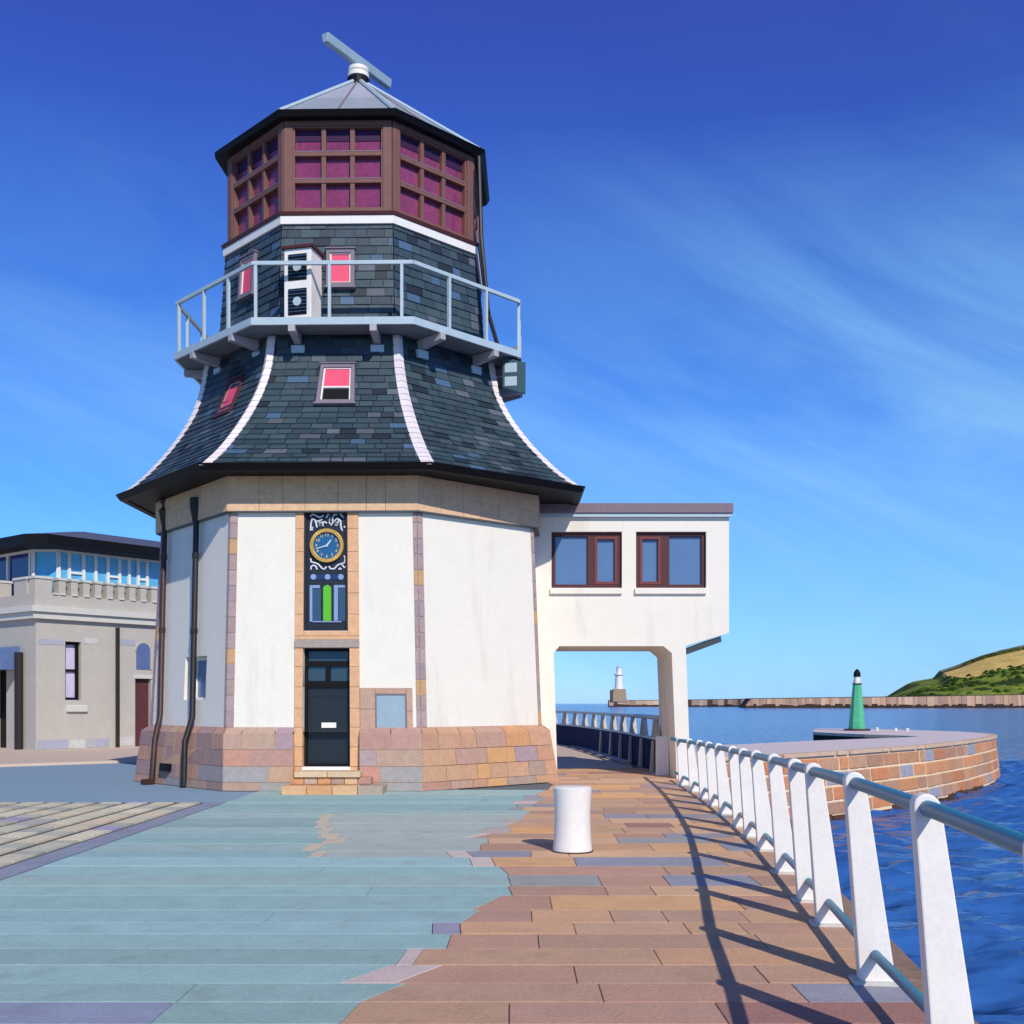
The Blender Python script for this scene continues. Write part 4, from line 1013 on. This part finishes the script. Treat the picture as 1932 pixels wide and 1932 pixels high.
rock_wall('harbour_breakwater', 'tall brown stone breakwater running right below the green headland', [far(1404,1333,dB), far(1416,1317.5,dB), far(1680,1314,dB), far(2000,1308.5,dB), far(2500,1302,dB)], 20, 2.6, [C(184,152,126),C(170,140,118),C(160,134,116),C(196,166,140)], 2.6)
lx = at(1168, 1327, dA+6); lk = (dA+6)/F; lz = lambda v: EYE+(HZ-v)*lk
lh = empty('lighthouse', (lx.x, lx.y, lz(1321)), 'white lighthouse on a square stone base at the end of the far breakwater', 'lighthouse')
m = MB(); m.hexa([(lx.x-8.2,lx.y-8,lz(1324)),(lx.x+8.2,lx.y-8,lz(1324)),(lx.x+8.2,lx.y+8,lz(1324)),(lx.x-8.2,lx.y+8,lz(1324))], [(lx.x-6.8,lx.y-6.5,lz(1300)),(lx.x+6.8,lx.y-6.5,lz(1300)),(lx.x+6.8,lx.y+6.5,lz(1300)),(lx.x-6.8,lx.y+6.5,lz(1300))], C(160,140,118)); m.build('base', M['rock'], lh)
m = MB(); m.lathe(lx.x, lx.y, [(5.0,lz(1299.9)),(4.4,lz(1286)),(4.1,lz(1274))], 20); m.build('tower', M['white_metal'], lh, smooth=True)
m = MB(); m.lathe(lx.x, lx.y, [(5.4,lz(1274)+.05),(5.6,lz(1271.5))], 20); m.build('gallery', M['white_metal'], lh)
m = MB(); m.lathe(lx.x, lx.y, [(3.1,lz(1271.4)),(3.1,lz(1260))], 16); m.build('lantern', M['white_metal'], lh)
m = MB(); m.lathe(lx.x, lx.y, [(3.5,lz(1260)+.05),(2.6,lz(1257.5)),(.5,lz(1255.5))], 16); m.build('dome', M['pale_metal'], lh)
m = MB(); m.box(lx.x-10.5, lx.x-7.5, lx.y-8, lx.y-2, lz(1324), lz(1302), C(90,78,68)); m.build('buttress', M['rock'], lh)
# headland
SIL = [(1650,1318),(1674,1313),(1690,1303),(1712,1290),(1725,1285.5),(1760,1280),(1772,1266),(1800,1257),(1850,1237),(1890,1226),(1932,1217),(2050,1196),(2300,1170),(2700,1160)]
hm = MB(); nx, ny = 150, 60
Y0, Y1 = 925.0, 1330.0
gridp = []
for j in range(ny+1):
    t = j/ny; y = lerp(Y0, Y1, t); row = []
    for i in range(nx+1):
        u = lerp(1640, 2300, i/nx); vs_ = interp(SIL, u)
        Hs = (HZ-vs_)*Y1/F
        x = (u-PX)*Y1/F*lerp(.74, 1, t)
        prf = interp([(0,.10),(.12,.28),(.35,.55),(.42,.60),(.7,.82),(1,1.0)], t)
        z = EYE+ (Hs*prf if Hs > 0 else Hs) + noise.noise(V((x*.02, y*.02, 0)))*2.2*(1 if t < .4 else .3)*min(1, t*6)
        row.append(V((x, y, max(z, 1.0))))
    gridp.append(row)
GR, DG, YF, HG, RG = C(116,128,50), C(54,70,30), C(222,188,108), C(70,76,36), C(128,132,104)
for j in range(ny):
    for i in range(nx):
        a, b, c, d = gridp[j][i], gridp[j][i+1], gridp[j+1][i+1], gridp[j+1][i]
        t = (j+.5)/ny; w = noise.noise(V((a.x*.012, a.y*.02, 3)))*.10; u = lerp(1640, 2300, i/nx)
        n_ = noise.noise(V((a.x*.05, a.y*.03, 7)))
        lo = .37+w*.6+ (2 if u < 1765 else max(0, (1790-u)/25*.3))
        if t < lo: c_ = DG if (n_ > .12 or t > lo-.07) else (GR if n_ > -.25 else C(130,146,56))
        elif t < .80+w*.5: c_ = YF if n_ < .45 else C(196,172,96)
        elif t < .88+w*.3: c_ = HG
        else: c_ = RG
        hm.face([a, b, c, d], jit(c_, .06))
# far skirt so the hill is a body
back_ = [V((p.x*1.3, p.y*1.3, -3)) for p in gridp[-1]]
for i in range(nx): hm.face([gridp[-1][i], gridp[-1][i+1], back_[i+1], back_[i]], RG)
tag(hm.build('hills', M['hill'], smooth=False, fixn=False), kind='structure')
sm = MB()
for _ in range(1000):
    j = int(random.triangular(2, ny*.44, ny*.30)); i = random.randint(5, nx-1); p = gridp[min(j,ny)][i]
    t = j/ny
    hedge = False
    if noise.noise(V((p.x*.03, p.y*.03, 11))) < -.05 and t < .40: continue
    r = random.uniform(1.0, 2.8); nseg = 7; vs2 = []
    for a_ in range(4):
        ph = a_/3*math.pi*.5
        for b_ in range(nseg):
            w = 2*math.pi*b_/nseg; rr = r*random.uniform(.75, 1.2)
            vs2.append(p+V((rr*1.4*math.cos(ph)*math.cos(w), rr*math.cos(ph)*math.sin(w), rr*.9*math.sin(ph)-.3)))
    fs2 = [(a_*nseg+b_, a_*nseg+(b_+1) % nseg, (a_+1)*nseg+(b_+1) % nseg, (a_+1)*nseg+b_) for a_ in range(3) for b_ in range(nseg)]
    sm.mesh(vs2, fs2, jit(random.choice([C(44,66,24), C(60,84,30), C(86,108,40), C(36,54,22)]), .15))
for _ in range(420):
    j = int(ny*random.uniform(.80, .9)); i = random.randint(40, nx-1); p = gridp[j][i]; r = random.uniform(1.5, 3.2)
    vs2 = []; nseg = 6
    for a_ in range(4):
        ph = a_/3*math.pi*.5
        for b_ in range(nseg):
            w = 2*math.pi*b_/nseg; rr = r*random.uniform(.8, 1.2); vs2.append(p+V((rr*1.6*math.cos(ph)*math.cos(w), rr*math.cos(ph)*math.sin(w), rr*.8*math.sin(ph)-.3)))
    sm.mesh(vs2, [(a_*nseg+b_, a_*nseg+(b_+1) % nseg, (a_+1)*nseg+(b_+1) % nseg, (a_+1)*nseg+b_) for a_ in range(3) for b_ in range(nseg)], jit(random.choice([C(56,66,32), C(74,80,44)]), .15))
so = sm.build('scrub', M['scrub'], fixn=False); tag(so, 'dark green scrub covering the lower slope of the headland', 'scrub', kind='stuff')
# ================================================================== WATER
w = MB(); rng = random.Random(3)
waves = []
for lam, amp, cnt in ((3.0,.105,6),(1.5,.09,8),(.8,.028,8)):
    for _ in range(cnt):
        an = R(80)+rng.gauss(0, .34); l = lam*rng.uniform(.7, 1.35); k = 2*math.pi/l
        waves.append((k*math.cos(an), k*math.sin(an), rng.uniform(0, 6.28), amp*rng.uniform(.6, 1.2)/math.sqrt(cnt)*1.5))
def wh(x, y): 
    g_ = .75+.5*noise.noise(V((x*.12, y*.12, 5)))
    return sum(a*math.sin(kx*x+ky*y+ph) for kx, ky, ph, a in waves)*g_
X0, X1, YA, YB = 1.2, 34.0, 2.0, 76.0
nx2, ny2 = 170, 400
me = bpy.data.meshes.new('water'); vs = []; fs = []
for j in range(ny2+1):
    y = YA+(YB-YA)*(j/ny2)**1.35
    for i in range(nx2+1):
        x = X0+(X1-X0)*i/nx2
        e = min(1, (X1-x)/3, (YB-y)/8, ) ; vs.append((x, y, WZ+wh(x, y)*max(0, e)))
for j in range(ny2):
    for i in range(nx2): a = j*(nx2+1)+i; fs.append((a, a+1, a+nx2+2, a+nx2+1))
def add_quad(p): 
    i = len(vs); vs.extend(p); fs.append((i, i+1, i+2, i+3))
S = 16000
add_quad([(-S,YB,WZ),(S,YB,WZ),(S,S,WZ),(-S,S,WZ)]); add_quad([(X1,-200,WZ),(S,-200,WZ),(S,YB,WZ),(X1,YB,WZ)])
add_quad([(-S,52.5,WZ),(X0,52.5,WZ),(X0,YB,WZ),(-S,YB,WZ)]); add_quad([(-20,-200,WZ),(X1,-200,WZ),(X1,YA,WZ),(-20,YA,WZ)]); add_quad([(-20,YA,WZ),(X0,YA,WZ),(X0,52.5,WZ),(-20,52.5,WZ)])
me.from_pydata(vs, [], fs)
for p in me.polygons: p.use_smooth = True
wm = bpy.data.materials.new('sea_water'); wm.use_nodes = True; nt = wm.node_tree; N = nt.nodes; L_ = nt.links; b = N['Principled BSDF']
b.inputs['Roughness'].default_value = .12; b.inputs['Specular IOR Level'].default_value = .42; b.inputs['IOR'].default_value = 1.33
tc = N.new('ShaderNodeTexCoord'); mpn = N.new('ShaderNodeMapping'); mpn.inputs['Scale'].default_value = (.010, .03, 1)
L_.new(tc.outputs['Object'], mpn.inputs[0]); n1 = N.new('ShaderNodeTexNoise'); n1.inputs['Scale'].default_value = 1; n1.inputs['Detail'].default_value = 4
L_.new(mpn.outputs[0], n1.inputs['Vector']); cr = N.new('ShaderNodeValToRGB'); cr.color_ramp.elements[0].position = .35; cr.color_ramp.elements[1].position = .68
cr.color_ramp.elements[0].color = (*C(44,88,154), 1); cr.color_ramp.elements[1].color = (*C(52,102,170), 1)
L_.new(n1.outputs['Fac'], cr.inputs[0]); L_.new(cr.outputs[0], b.inputs['Base Color'])
m2 = N.new('ShaderNodeMapping'); m2.inputs['Scale'].default_value = (.9, 2.0, 1); L_.new(tc.outputs['Object'], m2.inputs[0])
n2 = N.new('ShaderNodeTexNoise'); n2.inputs['Scale'].default_value = 1.1; n2.inputs['Detail'].default_value = 2; L_.new(m2.outputs[0], n2.inputs['Vector'])
n4 = N.new('ShaderNodeTexNoise'); n4.inputs['Scale'].default_value = .75; n4.inputs['Detail'].default_value = 1; L_.new(m2.outputs[0], n4.inputs['Vector'])
bp2 = N.new('ShaderNodeBump'); bp2.inputs['Strength'].default_value = .9; bp2.inputs['Distance'].default_value = .5; L_.new(n4.outputs['Fac'], bp2.inputs['Height'])
bpn = N.new('ShaderNodeBump'); L_.new(bp2.outputs[0], bpn.inputs['Normal']); bpn.inputs['Strength'].default_value = .55; bpn.inputs['Distance'].default_value = .3
L_.new(n2.outputs['Fac'], bpn.inputs['Height']); L_.new(bpn.outputs[0], b.inputs['Normal'])
me.materials.append(wm)
wo = bpy.data.objects.new('water', me); col.objects.link(wo); tag(wo, kind='structure')
# ================================================================== LIGHT, SKY, CAMERA
SKY = [(.28,.47,.92,1),(.185,.44,.88,1),(.125,.32,.77,1),(.18,.195,.70,1),(.24,.28,.38,1)]   # doubled below
SUN_EL, SUN_AZ = R(36), R(21)               # azimuth: to the right of straight behind the camera
sd = V((math.sin(SUN_AZ)*math.cos(SUN_EL), -math.cos(SUN_AZ)*math.cos(SUN_EL), math.sin(SUN_EL)))
la = bpy.data.lights.new('sun', 'SUN'); la.energy = 3.7; la.angle = R(.45); la.color = (1, .93, .82)
lo = bpy.data.objects.new('sun', la); col.objects.link(lo); lo.rotation_euler = sd.to_track_quat('Z', 'Y').to_euler(); lo.location = (10, -20, 30)
wd = bpy.data.worlds.new('World'); sc.world = wd; wd.use_nodes = True; nt = wd.node_tree; N = nt.nodes; L_ = nt.links
bg = N['Background']; bg.inputs['Strength'].default_value = .1
sk = N.new('ShaderNodeTexSky'); sk.sky_type = 'NISHITA'; sk.sun_disc = False; sk.sun_elevation = SUN_EL; sk.sun_rotation = math.atan2(sd.x, sd.y)
sk.air_density = 1.0; sk.dust_density = .2; sk.ozone_density = 2.0
tc = N.new('ShaderNodeTexCoord'); sx = N.new('ShaderNodeSeparateXYZ'); L_.new(tc.outputs['Generated'], sx.inputs[0])
rp = N.new('ShaderNodeValToRGB'); E_ = rp.color_ramp.elements             # colour response by height: deep ultramarine overhead
E_[0].position = 0; E_[0].color = SKY[0]; E_[1].position = .82; E_[1].color = SKY[4]
for pos, c in ((.12, SKY[1]), (.34, SKY[2]), (.58, SKY[3])): e = E_.new(pos); e.color = c
L_.new(sx.outputs['Z'], rp.inputs[0])
mul = N.new('ShaderNodeMix'); mul.data_type = 'RGBA'; mul.blend_type = 'MULTIPLY'; mul.inputs['Factor'].default_value = 1
L_.new(sk.outputs[0], mul.inputs[6]); L_.new(rp.outputs[0], mul.inputs[7])
sc2 = N.new('ShaderNodeVectorMath'); sc2.operation = 'SCALE'; sc2.inputs['Scale'].default_value = 2.0; L_.new(mul.outputs[2], sc2.inputs[0])
# thin wind-drawn cirrus
mp1 = N.new('ShaderNodeMapping'); mp1.inputs['Rotation'].default_value = (0, R(-24), 0); L_.new(tc.outputs['Generated'], mp1.inputs[0])
mp2 = N.new('ShaderNodeMapping'); mp2.inputs['Scale'].default_value = (.9, .9, 3.6); L_.new(mp1.outputs[0], mp2.inputs[0])
cn = N.new('ShaderNodeTexNoise'); cn.inputs['Scale'].default_value = 2.0; cn.inputs['Detail'].default_value = 7; cn.inputs['Roughness'].default_value = .6; cn.inputs['Distortion'].default_value = .6
L_.new(mp2.outputs[0], cn.inputs['Vector'])
cm = N.new('ShaderNodeMapRange'); cm.inputs['From Min'].default_value = .33; cm.inputs['From Max'].default_value = .66; L_.new(cn.outputs['Fac'], cm.inputs['Value'])
xm = N.new('ShaderNodeMapRange'); xm.inputs['From Min'].default_value = -.1; xm.inputs['From Max'].default_value = .36; xm.inputs['To Min'].default_value = .45; xm.inputs['To Max'].default_value = 1; L_.new(sx.outputs['X'], xm.inputs['Value'])
zm = N.new('ShaderNodeMapRange'); zm.inputs['From Min'].default_value = .46; zm.inputs['From Max'].default_value = .22; zm.inputs['To Min'].default_value = .03; zm.inputs['To Max'].default_value = 1; L_.new(sx.outputs['Z'], zm.inputs['Value'])
f1 = N.new('ShaderNodeMath'); f1.operation = 'MULTIPLY'; L_.new(cm.outputs[0], f1.inputs[0]); L_.new(xm.outputs[0], f1.inputs[1])
f2 = N.new('ShaderNodeMath'); f2.operation = 'MULTIPLY'; L_.new(f1.outputs[0], f2.inputs[0]); L_.new(zm.outputs[0], f2.inputs[1])
cx = N.new('ShaderNodeMix'); cx.data_type = 'RGBA'; L_.new(f2.outputs[0], cx.inputs['Factor']); L_.new(sc2.outputs[0], cx.inputs[6]); cx.inputs[7].default_value = (2.9, 6.1, 9.6, 1)
L_.new(cx.outputs[2], bg.inputs['Color'])
cam = bpy.data.cameras.new('camera'); co = bpy.data.objects.new('camera', cam); col.objects.link(co)
co.location = (0, 0, EYE); co.rotation_euler = (R(90), 0, 0)
cam.sensor_width = 36; cam.lens = 36*F/1932; cam.shift_y = (HZ-966)/1932; cam.clip_start = .1; cam.clip_end = 40000
sc.camera = co
sc.render.resolution_x = sc.render.resolution_y = 1024
sc.view_settings.view_transform = 'Standard'; sc.view_settings.look = 'None'; sc.view_settings.exposure = 0; sc.view_settings.gamma = 1
